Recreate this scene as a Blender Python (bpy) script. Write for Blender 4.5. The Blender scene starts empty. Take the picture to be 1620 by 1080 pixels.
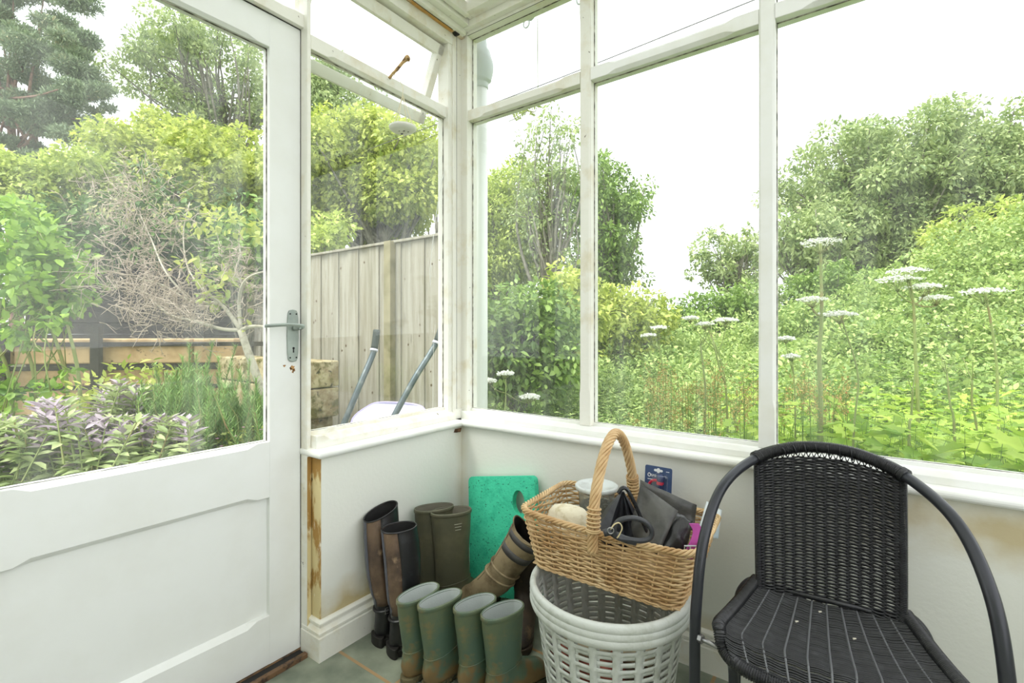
import bpy, math, random
import numpy as np
from mathutils import Vector, Matrix, Euler

random.seed(7)
RNG = np.random.default_rng(11)
PI = math.pi
scene = bpy.context.scene
COL = scene.collection

# ------------------------------------------------------------------ camera
CAM = np.array([1.487, -1.663, 1.1])
FWD = np.array([-.586, .810, 0.]); RGT = np.array([.810, .586, 0.]); UPV = np.array([0, 0, 1.])
FOC = 771.0
cam_d = bpy.data.cameras.new('camera')
cam_d.sensor_width = 36.0
cam_d.lens = 36.0 * FOC / 1620.0
cam_d.shift_y = -16 / 1620.0
cam_d.clip_start = .02; cam_d.clip_end = 300
cam = bpy.data.objects.new('camera', cam_d)
COL.objects.link(cam)
cam.location = CAM
cam.rotation_euler = (PI / 2, 0, math.atan2(.586, .810))
scene.camera = cam

def at(px, py, t):
    """world point on the sight line of a photo pixel, t metres deep"""
    return CAM + (FWD + RGT * (px - 810) / FOC + UPV * (524 - py) / FOC) * t

# ------------------------------------------------------------------ sky, sun, exposure
W = bpy.data.worlds.new('sky'); scene.world = W; W.use_nodes = True
nt = W.node_tree; nt.nodes.clear()
wo = nt.nodes.new('ShaderNodeOutputWorld'); bg = nt.nodes.new('ShaderNodeBackground')
tc = nt.nodes.new('ShaderNodeTexCoord'); no = nt.nodes.new('ShaderNodeTexNoise'); cr = nt.nodes.new('ShaderNodeValToRGB')
no.inputs['Scale'].default_value = 2.2; no.inputs['Detail'].default_value = 4
cr.color_ramp.elements[0].position = .3; cr.color_ramp.elements[0].color = (.93, .965, 1, 1)
cr.color_ramp.elements[1].position = .7; cr.color_ramp.elements[1].color = (1, 1, 1, 1)
nt.links.new(tc.outputs['Generated'], no.inputs['Vector']); nt.links.new(no.outputs['Fac'], cr.inputs['Fac'])
nt.links.new(cr.outputs['Color'], bg.inputs['Color']); nt.links.new(bg.outputs['Background'], wo.inputs['Surface'])
bg.inputs['Strength'].default_value = 2.3
sd = bpy.data.lights.new('sun', 'SUN'); sd.energy = 4.0; sd.angle = math.radians(30); sd.color = (1, .97, .9)
so = bpy.data.objects.new('sun', sd); COL.objects.link(so)
so.rotation_euler = Vector((.22, .55, -1.0)).to_track_quat('-Z', 'Y').to_euler()
vs = scene.view_settings
vs.view_transform = 'Standard'; vs.look = 'None'; vs.gamma = 1.0; vs.use_curve_mapping = False
vs.exposure = 0.0
scene.cycles.max_bounces = 10; scene.cycles.transparent_max_bounces = 24
scene.cycles.diffuse_bounces = 5

# ------------------------------------------------------------------ materials
def hexc(r, g, b):
    f = lambda c: ((c / 255 + .055) / 1.055) ** 2.4 if c > 10 else c / 255 / 12.92
    return (f(r), f(g), f(b), 1)

MATS = {}
def mat(name, col, rough=.6, metal=0, noise=None, bump=0, bscale=60, spec=.5, stretch=(1, 1, 1), coat=0):
    """col rgba; noise=(colour2, scale, lo, hi)"""
    m = bpy.data.materials.new(name); m.use_nodes = True; n = m.node_tree
    b = n.nodes['Principled BSDF']
    b.inputs['Base Color'].default_value = col; b.inputs['Roughness'].default_value = rough
    b.inputs['Metallic'].default_value = metal; b.inputs['Specular IOR Level'].default_value = spec
    if coat: b.inputs['Coat Weight'].default_value = coat
    if noise or bump:
        tc = n.nodes.new('ShaderNodeTexCoord'); mp = n.nodes.new('ShaderNodeMapping')
        mp.inputs['Scale'].default_value = stretch
        n.links.new(tc.outputs['Object'], mp.inputs['Vector'])
    if noise:
        layers = noise if isinstance(noise, list) else [noise]
        prev = None
        for c2, sc, lo, hi in layers:
            t = n.nodes.new('ShaderNodeTexNoise'); t.inputs['Scale'].default_value = sc; t.inputs['Detail'].default_value = 6
            t.inputs['Roughness'].default_value = .6
            r = n.nodes.new('ShaderNodeMapRange'); r.inputs['From Min'].default_value = lo; r.inputs['From Max'].default_value = hi
            mx = n.nodes.new('ShaderNodeMix'); mx.data_type = 'RGBA'
            n.links.new(mp.outputs['Vector'], t.inputs['Vector']); n.links.new(t.outputs['Fac'], r.inputs['Value'])
            n.links.new(r.outputs['Result'], mx.inputs[0])
            if prev is None: mx.inputs[6].default_value = col
            else: n.links.new(prev, mx.inputs[6])
            mx.inputs[7].default_value = c2
            prev = mx.outputs[2]
        n.links.new(prev, b.inputs['Base Color'])
    if bump:
        t = n.nodes.new('ShaderNodeTexNoise'); t.inputs['Scale'].default_value = bscale; t.inputs['Detail'].default_value = 5
        bp = n.nodes.new('ShaderNodeBump'); bp.inputs['Strength'].default_value = bump; bp.inputs['Distance'].default_value = .004
        n.links.new(mp.outputs['Vector'], t.inputs['Vector']); n.links.new(t.outputs['Fac'], bp.inputs['Height'])
        n.links.new(bp.outputs['Normal'], b.inputs['Normal'])
    MATS[name] = m
    return m

def leafmat(name, c1, c2, c3=None, trans=.35, rough=.55, patch=1.2):
    """leaf colours vary from leaf to leaf and softly across the plant"""
    m = bpy.data.materials.new(name); m.use_nodes = True; n = m.node_tree; n.nodes.clear()
    out = n.nodes.new('ShaderNodeOutputMaterial'); geo = n.nodes.new('ShaderNodeNewGeometry')
    tc = n.nodes.new('ShaderNodeTexCoord'); t = n.nodes.new('ShaderNodeTexNoise'); t.inputs['Scale'].default_value = patch
    n.links.new(tc.outputs['Object'], t.inputs['Vector'])
    c1, c2, c3 = [tuple(min(.88, v * 1.12 + .006) for v in c[:3]) + (1,) if c else None for c in (c1, c2, c3)]
    ad = n.nodes.new('ShaderNodeMath'); ad.operation = 'ADD'; n.links.new(geo.outputs['Random Per Island'], ad.inputs[0])
    n.links.new(t.outputs['Fac'], ad.inputs[1])
    ml = n.nodes.new('ShaderNodeMath'); ml.operation = 'MULTIPLY'; ml.inputs[1].default_value = .5; n.links.new(ad.outputs[0], ml.inputs[0])
    r = n.nodes.new('ShaderNodeValToRGB')
    r.color_ramp.elements[0].position = .18; r.color_ramp.elements[0].color = c1
    r.color_ramp.elements[1].position = .72; r.color_ramp.elements[1].color = c2
    if c3:
        e = r.color_ramp.elements.new(.80); e.color = c3
    n.links.new(ml.outputs[0], r.inputs['Fac'])
    d = n.nodes.new('ShaderNodeBsdfDiffuse'); tr = n.nodes.new('ShaderNodeBsdfTranslucent'); gl = n.nodes.new('ShaderNodeBsdfGlossy')
    gl.inputs['Roughness'].default_value = rough
    m1 = n.nodes.new('ShaderNodeMixShader'); m2 = n.nodes.new('ShaderNodeMixShader')
    m1.inputs[0].default_value = trans * .8; m2.inputs[0].default_value = .05
    n.links.new(r.outputs['Color'], d.inputs['Color']); n.links.new(r.outputs['Color'], tr.inputs['Color'])
    n.links.new(d.outputs[0], m1.inputs[1]); n.links.new(tr.outputs[0], m1.inputs[2])
    n.links.new(m1.outputs[0], m2.inputs[1]); n.links.new(gl.outputs[0], m2.inputs[2])
    n.links.new(m2.outputs[0], out.inputs['Surface'])
    MATS[name] = m
    return m

def glassmat(name, dirt=.05, streak=.10):
    """thin old window glass: clear, a fresnel sheen and a film of dust heavier in vertical streaks"""
    m = bpy.data.materials.new(name); m.use_nodes = True; n = m.node_tree; n.nodes.clear()
    out = n.nodes.new('ShaderNodeOutputMaterial')
    tp = n.nodes.new('ShaderNodeBsdfTransparent'); tp.inputs['Color'].default_value = (.97, .985, .975, 1)
    gl = n.nodes.new('ShaderNodeBsdfGlossy'); gl.inputs['Roughness'].default_value = .015
    lw = n.nodes.new('ShaderNodeMath'); lw.operation = 'MULTIPLY_ADD'; lw.inputs[1].default_value = .30; lw.inputs[2].default_value = .03
    lf_ = n.nodes.new('ShaderNodeLayerWeight'); lf_.inputs['Blend'].default_value = .25; pw_ = n.nodes.new('ShaderNodeMath'); pw_.operation = 'POWER'; pw_.inputs[1].default_value = 3
    n.links.new(lf_.outputs['Facing'], pw_.inputs[0]); n.links.new(pw_.outputs[0], lw.inputs[0])
    tl = n.nodes.new('ShaderNodeBsdfTranslucent'); tl.inputs['Color'].default_value = (.9, .93, .9, 1)
    df = n.nodes.new('ShaderNodeBsdfDiffuse'); df.inputs['Color'].default_value = (.8, .84, .8, 1)
    md = n.nodes.new('ShaderNodeMixShader'); md.inputs[0].default_value = .35
    tc = n.nodes.new('ShaderNodeTexCoord'); mp = n.nodes.new('ShaderNodeMapping'); mp.inputs['Scale'].default_value = (9, 9, .7)
    t = n.nodes.new('ShaderNodeTexNoise'); t.inputs['Scale'].default_value = 1.6; t.inputs['Detail'].default_value = 5
    r = n.nodes.new('ShaderNodeMapRange'); r.inputs['From Min'].default_value = .42; r.inputs['From Max'].default_value = .75
    r.inputs['To Min'].default_value = dirt; r.inputs['To Max'].default_value = dirt + streak
    n.links.new(tc.outputs['Object'], mp.inputs['Vector']); n.links.new(mp.outputs['Vector'], t.inputs['Vector'])
    n.links.new(t.outputs['Fac'], r.inputs['Value'])
    m1 = n.nodes.new('ShaderNodeMixShader'); m2 = n.nodes.new('ShaderNodeMixShader')
    n.links.new(lw.outputs[0], m1.inputs[0]); n.links.new(tp.outputs[0], m1.inputs[1]); n.links.new(gl.outputs[0], m1.inputs[2])
    n.links.new(tl.outputs[0], md.inputs[1]); n.links.new(df.outputs[0], md.inputs[2])
    n.links.new(r.outputs['Result'], m2.inputs[0]); n.links.new(m1.outputs[0], m2.inputs[1]); n.links.new(md.outputs[0], m2.inputs[2])
    n.links.new(m2.outputs[0], out.inputs['Surface'])
    MATS[name] = m
    return m

paint = mat('white_gloss_paint', hexc(238, 239, 236), .38, noise=[(hexc(226, 226, 214), 5, .45, .8), (hexc(120, 105, 80), 55, .735, .78)], bump=.12, bscale=25)
paint_old = mat('weathered_white_paint', hexc(236, 235, 226), .5, noise=[(hexc(214, 203, 172), 9, .52, .82), (hexc(96, 82, 58), 34, .69, .73)], bump=.35, bscale=40)
paint_door = mat('door_white_paint', hexc(238, 240, 238), .42, noise=[(hexc(230, 231, 226), 4, .4, .8), (hexc(120, 90, 60), 70, .76, .79)], bump=.05, bscale=20)
MUD = hexc(104, 88, 56)
glass = glassmat('window_glass', .014, .06)
glass_door = glassmat('door_glass', .018, .07)

def plaster_mat():
    m = mat('painted_plaster', hexc(232, 233, 226), .55, bump=.18, bscale=70)
    n = m.node_tree; b = n.nodes['Principled BSDF']
    tc = n.nodes.new('ShaderNodeTexCoord'); sx = n.nodes.new('ShaderNodeSeparateXYZ'); n.links.new(tc.outputs['Object'], sx.inputs[0])
    nz = n.nodes.new('ShaderNodeTexNoise'); nz.inputs['Scale'].default_value = 7; nz.inputs['Detail'].default_value = 5
    n.links.new(tc.outputs['Object'], nz.inputs['Vector'])
    def math_(op, a, b_, clamp=False):
        k = n.nodes.new('ShaderNodeMath'); k.operation = op; k.use_clamp = clamp
        for i, v in enumerate((a, b_)):
            if isinstance(v, (int, float)): k.inputs[i].default_value = v
            else: n.links.new(v, k.inputs[i])
        return k.outputs[0]
    def band(v, c, w):                                              # 1 near v=c falling to 0 at distance w, ragged by noise
        d = math_('ABSOLUTE', math_('SUBTRACT', v, c), 0)
        d = math_('ADD', d, math_('MULTIPLY', math_('SUBTRACT', nz.outputs['Fac'], .5), w * 1.6))
        return math_('SUBTRACT', 1, math_('DIVIDE', d, w), True)
    X, Y, Z = sx.outputs
    # damp stains: the room corner, a patch below the sill near the far window end, the foot of the wall
    corner = math_('MULTIPLY', band(X, 0, .05), band(Y, 0, .05))
    patch = math_('MULTIPLY', band(Z, .61, .12), band(X, 1.80, .5))
    foot = math_('MULTIPLY', band(Z, .13, .05), .55)
    left = math_('MULTIPLY', math_('MULTIPLY', band(Y, -.52, .34), band(Z, .13, .12)), .8)
    tot = math_('ADD', math_('ADD', math_('MULTIPLY', corner, .35), math_('MULTIPLY', patch, .9)), math_('ADD', foot, left), True)
    mx = n.nodes.new('ShaderNodeMix'); mx.data_type = 'RGBA'; n.links.new(tot, mx.inputs[0])
    mx.inputs[6].default_value = hexc(232, 233, 226); mx.inputs[7].default_value = hexc(196, 180, 138)
    n.links.new(mx.outputs[2], b.inputs['Base Color'])
    return m
plaster = plaster_mat()
peeling = mat('peeling_brown_paint', hexc(214, 198, 150), .7, noise=[(hexc(166, 128, 66), 16, .50, .56), (hexc(238, 232, 214), 22, .60, .66), (hexc(70, 52, 32), 40, .70, .74)], bump=.5, bscale=60, stretch=(1, 1, .35))

def tile_mat():
    m = bpy.data.materials.new('slate_tiles'); m.use_nodes = True; n = m.node_tree; b = n.nodes['Principled BSDF']
    tc = n.nodes.new('ShaderNodeTexCoord'); mp = n.nodes.new('ShaderNodeMapping'); mp.inputs['Location'].default_value = (.10, .253, 0)
    br = n.nodes.new('ShaderNodeTexBrick'); br.offset = 0.0; br.inputs['Scale'].default_value = 1
    br.inputs['Brick Width'].default_value = .40; br.inputs['Row Height'].default_value = .40; br.inputs['Mortar Size'].default_value = .006
    br.inputs['Mortar Smooth'].default_value = .2
    nz = n.nodes.new('ShaderNodeTexNoise'); nz.inputs['Scale'].default_value = 9; nz.inputs['Detail'].default_value = 8
    r = n.nodes.new('ShaderNodeValToRGB'); e = r.color_ramp.elements
    e[0].position = .3; e[0].color = hexc(104, 112, 98); e[1].position = .7; e[1].color = hexc(150, 156, 138)
    k = e.new(.8); k.color = hexc(160, 140, 108)
    n.links.new(tc.outputs['Object'], mp.inputs[0]); n.links.new(mp.outputs[0], br.inputs['Vector']); n.links.new(tc.outputs['Object'], nz.inputs['Vector'])
    n.links.new(nz.outputs['Fac'], r.inputs['Fac'])
    mx = n.nodes.new('ShaderNodeMix'); mx.data_type = 'RGBA'; n.links.new(br.outputs['Fac'], mx.inputs[0]); n.links.new(r.outputs['Color'], mx.inputs[6])
    mx.inputs[7].default_value = hexc(160, 132, 96); n.links.new(mx.outputs[2], b.inputs['Base Color'])
    b.inputs['Roughness'].default_value = .5
    bp = n.nodes.new('ShaderNodeBump'); bp.inputs['Strength'].default_value = .3; bp.inputs['Distance'].default_value = .003
    ad = n.nodes.new('ShaderNodeMath'); ad.operation = 'SUBTRACT'; n.links.new(nz.outputs['Fac'], ad.inputs[0]); n.links.new(br.outputs['Fac'], ad.inputs[1])
    n.links.new(ad.outputs[0], bp.inputs['Height']); n.links.new(bp.outputs[0], b.inputs['Normal'])
    return m
tiles = tile_mat()

# ------------------------------------------------------------------ mesh helpers
class MB:
    def __init__(s): s.v = []; s.f = []
    def add(s, vs, fs):
        k = len(s.v); s.v += [tuple(map(float, p)) for p in vs]; s.f += [tuple(i + k for i in f) for f in fs]; return s
    def box(s, a, b):
        x0, y0, z0 = a; x1, y1, z1 = b
        return s.add([(x0, y0, z0), (x1, y0, z0), (x1, y1, z0), (x0, y1, z0), (x0, y0, z1), (x1, y0, z1), (x1, y1, z1), (x0, y1, z1)],
                     [(0, 3, 2, 1), (4, 5, 6, 7), (0, 1, 5, 4), (1, 2, 6, 5), (2, 3, 7, 6), (3, 0, 4, 7)])
    def loft(s, rings, closed=True, caps=True, loop=False):
        n = len(rings[0]); vs = [p for r in rings for p in r]; fs = []
        m = len(rings)
        for i in range(m if loop else m - 1):
            a = i * n; b = ((i + 1) % m) * n
            for j in range(n if closed else n - 1):
                k = (j + 1) % n
                fs.append((a + j, a + k, b + k, b + j))
        if caps and not loop:
            fs.append(tuple(reversed(range(n)))); fs.append(tuple((m - 1) * n + j for j in range(n)))
        return s.add(vs, fs)
    def tube(s, pts, r, n=8, caps=True, loop=False, flat=1.0):
        P = np.array(pts, float); m = len(P)
        R = np.full(m, r) if np.isscalar(r) else np.array(r, float)
        if loop: T = np.roll(P, -1, 0) - np.roll(P, 1, 0)
        else: T = np.gradient(P, axis=0)
        T /= np.linalg.norm(T, axis=1)[:, None] + 1e-12
        u = np.cross(T[0], (0, 0, 1.)); 
        if np.linalg.norm(u) < .1: u = np.cross(T[0], (1., 0, 0))
        u /= np.linalg.norm(u); rings = []
        for i in range(m):
            u = u - T[i] * (u @ T[i]); u /= np.linalg.norm(u) + 1e-12; w = np.cross(T[i], u)
            rings.append([P[i] + R[i] * (math.cos(2 * PI * j / n) * u + flat * math.sin(2 * PI * j / n) * w) for j in range(n)])
        return s.loft(rings, True, caps, loop)
    def prism(s, poly, axis, a, b):
        """2D polygon swept along world axis (0,1,2) from a to b; the polygon gives the other two coordinates in order"""
        def P(q, t):
            l = list(q); l.insert(axis, t); return tuple(l)
        return s.loft([[P(q, a) for q in poly], [P(q, b) for q in poly]])
    def build(s, name, m, parent=None, smooth=False, bevel=0, local=False, solid=0, subsurf=0):
        me = bpy.data.meshes.new(name)
        vs = s.v
        anc = parent
        while anc is not None and anc.get('_m') is None: anc = anc.parent
        if anc is not None and not local:
            M = Matrix([list(anc['_m'][i * 4:i * 4 + 4]) for i in range(4)]).inverted()
            vs = [tuple(M @ Vector(p)) for p in vs]
        me.from_pydata(vs, [], s.f); me.update()
        o = bpy.data.objects.new(name, me); COL.objects.link(o)
        if m: me.materials.append(m)
        if parent is not None: o.parent = parent
        if smooth: me.polygons.foreach_set('use_smooth', [True] * len(me.polygons))
        if solid:
            k = o.modifiers.new('solid', 'SOLIDIFY'); k.thickness = solid; k.offset = 0
        if bevel:
            k = o.modifiers.new('bevel', 'BEVEL'); k.width = bevel; k.segments = 2; k.limit_method = 'ANGLE'
        if subsurf:
            k = o.modifiers.new('sub', 'SUBSURF'); k.levels = subsurf; k.render_levels = subsurf
        return o

def thing(name, label, cat, loc=(0, 0, 0), rot=(0, 0, 0), group=None, kind=None):
    o = bpy.data.objects.new(name, None); COL.objects.link(o); o.empty_display_size = .05
    o.location = loc; o.rotation_euler = rot
    M = Matrix.LocRotScale(Vector(loc), Euler(rot), None)
    o['_m'] = [M[i][j] for i in range(4) for j in range(4)]
    if label: o['label'] = label
    if cat: o['category'] = cat
    if group: o['group'] = group
    if kind: o['kind'] = kind
    return o
def tag(o, label, cat, group=None, kind=None):
    o['label'] = label; o['category'] = cat
    if group: o['group'] = group
    if kind: o['kind'] = kind
    return o
def struct(o, label=None):
    o['kind'] = 'structure'
    if label: o['label'] = label
    return o
def xf(mb, M):
    mb.v = [tuple(M @ Vector(p)) for p in mb.v]; return mb

def cham_bar(mb, axis, a, b, r0, r1, corners, c, stop=.05, run=.03):
    """rectangular bar along an axis; the listed corners carry a stopped chamfer. corner = (which u side 0/1, which v side 0/1)"""
    st = [(a, .0015), (a + stop, .0015), (a + stop + run, c), (b - stop - run, c), (b - stop, .0015), (b, .0015)]
    seq = [(0, 0), (1, 0), (1, 1), (0, 1)]
    rings = []
    for t, ch in st:
        poly = []
        for i, (iu, iv) in enumerate(seq):
            k = ch if (iu, iv) in corners else .0012
            u = (r0[0], r1[0])[iu]; v = (r0[1], r1[1])[iv]; du = -1 if iu else 1; dv = -1 if iv else 1
            p, q = (u + du * k, v), (u, v + dv * k)
            if i in (0, 2): p, q = q, p
            poly += [p, q]
        ring = []
        for q in poly:
            l = list(q); l.insert(axis, t); ring.append(tuple(l))
        rings.append(ring)
    return mb.loft(rings)

def catmull(pts, n):
    P = np.array(pts, float); P = np.vstack([2 * P[0] - P[1], P, 2 * P[-1] - P[-2]]); out = []
    for i in range(1, len(P) - 2):
        for k in range(n):
            t = k / n
            out.append(.5 * (2 * P[i] + (P[i + 1] - P[i - 1]) * t + (2 * P[i - 1] - 5 * P[i] + 4 * P[i + 1] - P[i + 2]) * t * t + (3 * P[i] - P[i - 1] - 3 * P[i + 1] + P[i + 2]) * t ** 3))
    out.append(P[-2]); return np.array(out)

putty = mat('grimy_putty', hexc(84, 80, 70), .9, noise=(hexc(196, 192, 180), 25, .42, .62))
def seal(parent, axis, pos, a0, a1, z0, z1, w=.0026, name='putty_line'):
    """grimy line of old putty round a pane; axis is the pane's normal"""
    b = MB()
    for u0, u1, v0, v1 in ((a0, a1, z0, z0 + w), (a0, a1, z1 - w, z1), (a0, a0 + w, z0, z1), (a1 - w, a1, z0, z1)):
        b.box((pos, u0, v0), (pos + .003, u1, v1)) if axis == 0 else b.box((u0, pos - .003, v0), (u1, pos, v1))
    return b.build(name, putty, parent)
def add_mud(m, top, col):
    n = m.node_tree; b = n.nodes['Principled BSDF']; src = b.inputs['Base Color'].links[0].from_socket
    tc = n.nodes.new('ShaderNodeTexCoord'); sx = n.nodes.new('ShaderNodeSeparateXYZ'); nz = n.nodes.new('ShaderNodeTexNoise'); nz.inputs['Scale'].default_value = 22; nz.inputs['Detail'].default_value = 6
    n.links.new(tc.outputs['Object'], sx.inputs[0]); n.links.new(tc.outputs['Object'], nz.inputs['Vector'])
    r = n.nodes.new('ShaderNodeMapRange'); r.inputs['From Min'].default_value = top; r.inputs['From Max'].default_value = 0; n.links.new(sx.outputs['Z'], r.inputs['Value'])
    a = n.nodes.new('ShaderNodeMath'); a.operation = 'MULTIPLY_ADD'; a.inputs[1].default_value = .55; n.links.new(r.outputs['Result'], a.inputs[0]); n.links.new(nz.outputs['Fac'], a.inputs[2])
    k = n.nodes.new('ShaderNodeMapRange'); k.inputs['From Min'].default_value = .72; k.inputs['From Max'].default_value = .86; n.links.new(a.outputs[0], k.inputs['Value'])
    mx = n.nodes.new('ShaderNodeMix'); mx.data_type = 'RGBA'; n.links.new(k.outputs['Result'], mx.inputs[0]); n.links.new(src, mx.inputs[6]); mx.inputs[7].default_value = col
    n.links.new(mx.outputs[2], b.inputs['Base Color'])

# ------------------------------------------------------------------ the porch shell
struct(MB().box((-.14, -2.6, -.12), (2.75, .14, 0)).build('floor', tiles))
struct(MB().box((-.14, -.707, 0), (0, .14, .70)).build('wall_left', plaster), 'low white plastered wall stub under the left window')
struct(MB().box((0, 0, 0), (2.75, .14, .70)).build('wall_right', plaster), 'low white plastered wall under the long window')
# brown peeling strip on the stub's end and beside the door
struct(MB().box((-.088, -.7105, .128), (-.001, -.7065, .676)).build('trim_1', peeling))
# skirting boards with an ogee-like profile
def skirt_prof(s=1, off=0):
    return [(0, 0), (.024, 0), (.024, .078), (.019, .082), (.0225, .086), (.0225, .094), (.012, .106), (.012, .112), (.016, .116), (.016, .122), (.008, .128), (0, .128)]
pf = skirt_prof()
b = MB(); rings = []
for (ox, oy, dx, dy) in ((0, 0, 1, -1), (0, -.7065, 1, -1), (-.085, -.7065, 0, -1)):
    rings.append([(ox + dx * u, oy + dy * u, z) for u, z in pf])
b.loft(rings); struct(b.build('baseboard_left', paint_old), 'chipped white skirting board under the left window')
b = MB(); b.loft([[(x, -u, z) for u, z in pf] for x in (.0, 2.75)]); struct(b.build('baseboard_right', paint_old))
# sills: bullnose board, then the bottom rail
def nose_prof(r=.0135, out=.028, back=-.10):
    cz = .687; p = [(back, cz - r), (out - r, cz - r)]
    for k in range(1, 8):
        a = -PI / 2 + PI * k / 8; p.append((out - r + r * math.cos(a), cz + r * math.sin(a)))
    p += [(out - r, cz + r), (back, cz + r)]
    return p
npf = nose_prof()
b = MB(); rings = []
rings.append([(max(u, -.02) if u > -.05 else -.1, -u, z) for u, z in npf])
b = MB(); b.loft([[(0 + max(u, -.05), -max(u, -.05), z) for u, z in npf], [(max(u, -.05), -.707 - max(u, -.05) * .9, z) for u, z in npf], [(-.09, -.707 - max(u, 0) * .9 - (0 if u > 0 else -.05), z) for u, z in npf]])
struct(b.build('trim_2', paint, smooth=False, bevel=.0008), 'rounded white window board under the left window')
b = MB(); b.loft([[(x, -u, z) for u, z in npf] for x in (-.05, 2.75)])
struct(b.build('trim_3', paint), 'rounded white window board under the long window')

# window on the left (looks along -x)
GX = -.07; GY = .07
w1 = thing('window_1', None, None, (-.07, -.37, .70), kind='structure')
b = MB()
cham_bar(b, 1, -.713, .03, (-.10, .70), (-.02, .744), [(1, 1)], .022, .03, .03)          # bottom rail
b.box((-.085, -.71, .74), (-.058, -.02, .756))
cham_bar(b, 2, .70, 2.46, (-.10, -.05), (-.035, -.0245), [], .002)                       # right stile
cham_bar(b, 1, -.714, -.0262, (-.085, 2.067), (-.048, 2.117), [(1, 0)], .012, .06, .03)     # transom
cham_bar(b, 1, -.715, -.02, (-.10, 2.402), (-.03, 2.46), [], .012)
b.build('window_frame', paint_old, w1, bevel=.001)
MB().box((GX - .002, -.716, .75), (GX + .002, -.024, 2.07)).build('window_pane', glass, w1)
seal(w1, 0, GX + .002, -.7135, -.0505, .7545, 2.0665)
# mullion between door and window
struct(cham_bar(MB(), 2, 0, 2.6, (-.13, -.7275), (-.050, -.7135), [], .002).build('trim_4', paint_old), 'white door post beside the left window')
struct(MB().box((-.13, -.7272, .0), (-.0493, -.7130, .672)).build('trim_5', peeling))
# top-hung casement, standing open outwards
L = .345; th = math.radians(24)
cs = thing('casement', None, None, (-.075, -.37, 2.398), (0, 0, 0)); del cs['_m']
cs['_m'] = [1, 0, 0, -.075, 0, 1, 0, -.37, 0, 0, 1, 2.398, 0, 0, 0, 1]
cs.parent = w1; cs.location = (-.005, 0, 1.698); cs['label'] = 'top-hung casement propped open outwards'
b = MB()
b.box((-.02, -.34, -.042), (.02, .325, 0)); b.box((-.02, -.34, -L), (.02, .325, -L + .042))
b.box((-.02, -.34, -L), (.02, -.305, 0)); b.box((-.02, .29, -L), (.02, .325, 0))
R_ = Matrix.Rotation(th, 4, 'Y')
xf(b, R_); o = b.build('casement_frame', paint_old, cs, bevel=.002, local=True)
b = MB().box((-.002, -.31, -L + .04), (.002, .295, -.04)); xf(b, R_); b.build('casement_pane', glass, cs, local=True)

# corner post
b = MB(); b.box((-.10, -.0245, .70), (-.03, .10, 2.6)); b.box((-.03, .032, .70), (.008, .10, 2.6))
cham_bar(b, 2, .70, 2.47, (-.045, -.0265), (-.026, -.016), [], .002)
cham_bar(b, 2, .70, 2.47, (.0, .028), (.010, .05), [], .002)
struct(b.build('trim_6', paint_old, bevel=.002), 'flaking white corner post')

# long window on the right wall: three lights, each with a fanlight
MX = [(.585, .632), (1.216, 1.263), (1.86, 1.907)]
spans = [(.01, .585), (.632, 1.216), (1.263, 1.86), (1.907, 2.6)]
b = MB()
cham_bar(b, 0, -.03, 2.7, (.018, .70), (.10, .734), [(0, 1)], .014, .02, .03)
b.box((-.02, .056, .73), (2.7, .085, .745))
bb = struct(b.build('trim_7', paint, bevel=.001))
struct(cham_bar(MB(), 0, -.03, 2.7, (.03, 2.455), (.10, 2.50), [], .004).build('trim_8', paint_old))
for i, (x0, x1) in enumerate(spans):
    w = thing('window_%d' % (i + 2), None, None, (x0, .07, .745), kind='structure')
    b = MB(); cham_bar(b, 0, x0, x1, (.035, 2.0675), (.10, 2.116), [(0, 0), (0, 1)], .012, .07, .03)
    if i < 3: cham_bar(b, 2, .735, 2.46, (MX[i][0], .033), (MX[i][1], .10), [(0, 0), (1, 0)], .007, .12, .03)
    b.build('window_frame', paint_old if i == 0 else paint, w, bevel=.001)
    MB().box((x0 - .004, GY - .002, .74), (x1 + .004, GY + .002, 2.072)).build('window_pane', glass, w)
    seal(w, 1, GY - .002, x0, x1, .744, 2.0672); seal(w, 1, GY - .002, x0, x1, 2.1163, 2.455, name='fanlight_putty')
    MB().box((x0 - .004, GY - .002, 2.112), (x1 + .004, GY + .002, 2.46)).build('fanlight_pane', glass, w)

# roof: wall plates, sloping rafters, translucent sheet
rot_wood = mat('rotting_plate_wood', hexc(228, 220, 198), .7, noise=[(hexc(196, 148, 78), 6, .47, .56), (hexc(72, 58, 44), 11, .60, .64)], bump=.5, bscale=50, stretch=(1, .35, 1))
struct(MB().box((-.12, -2.6, 2.452), (-.008, .12, 2.51)).build('trim_9', rot_wood, bevel=.003), 'stained wall plate above the left window')
b = MB().box((.012, -2.6, 2.475), (.045, .0, 2.53)); b.box((.052, -2.6, 2.49), (.075, -.03, 2.545)); b.box((-.012, -2.6, 2.452), (.012, .02, 2.50))
struct(b.build('trim_10', paint_old, bevel=.003))
b = MB().box((-.02, -.0, 2.47), (2.7, .03, 2.53)); b.box((.05, -.05, 2.50), (2.7, 0, 2.56)); b.box((.08, -.20, 2.556), (2.7, -.05, 2.575))
struct(b.build('trim_11', paint_old, bevel=.002), 'white boards along the eaves')
sheet = bpy.data.materials.new('translucent_roof_sheet'); sheet.use_nodes = True
n = sheet.node_tree; n.nodes.clear(); out = n.nodes.new('ShaderNodeOutputMaterial'); t1 = n.nodes.new('ShaderNodeBsdfTransparent'); t2 = n.nodes.new('ShaderNodeBsdfTranslucent'); mm = n.nodes.new('ShaderNodeMixShader')
t1.inputs[0].default_value = (.7, .7, .7, 1); t2.inputs[0].default_value = (.7, .71, .7, 1); mm.inputs[0].default_value = .85
n.links.new(t1.outputs[0], mm.inputs[1]); n.links.new(t2.outputs[0], mm.inputs[2]); n.links.new(mm.outputs[0], out.inputs['Surface'])
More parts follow.
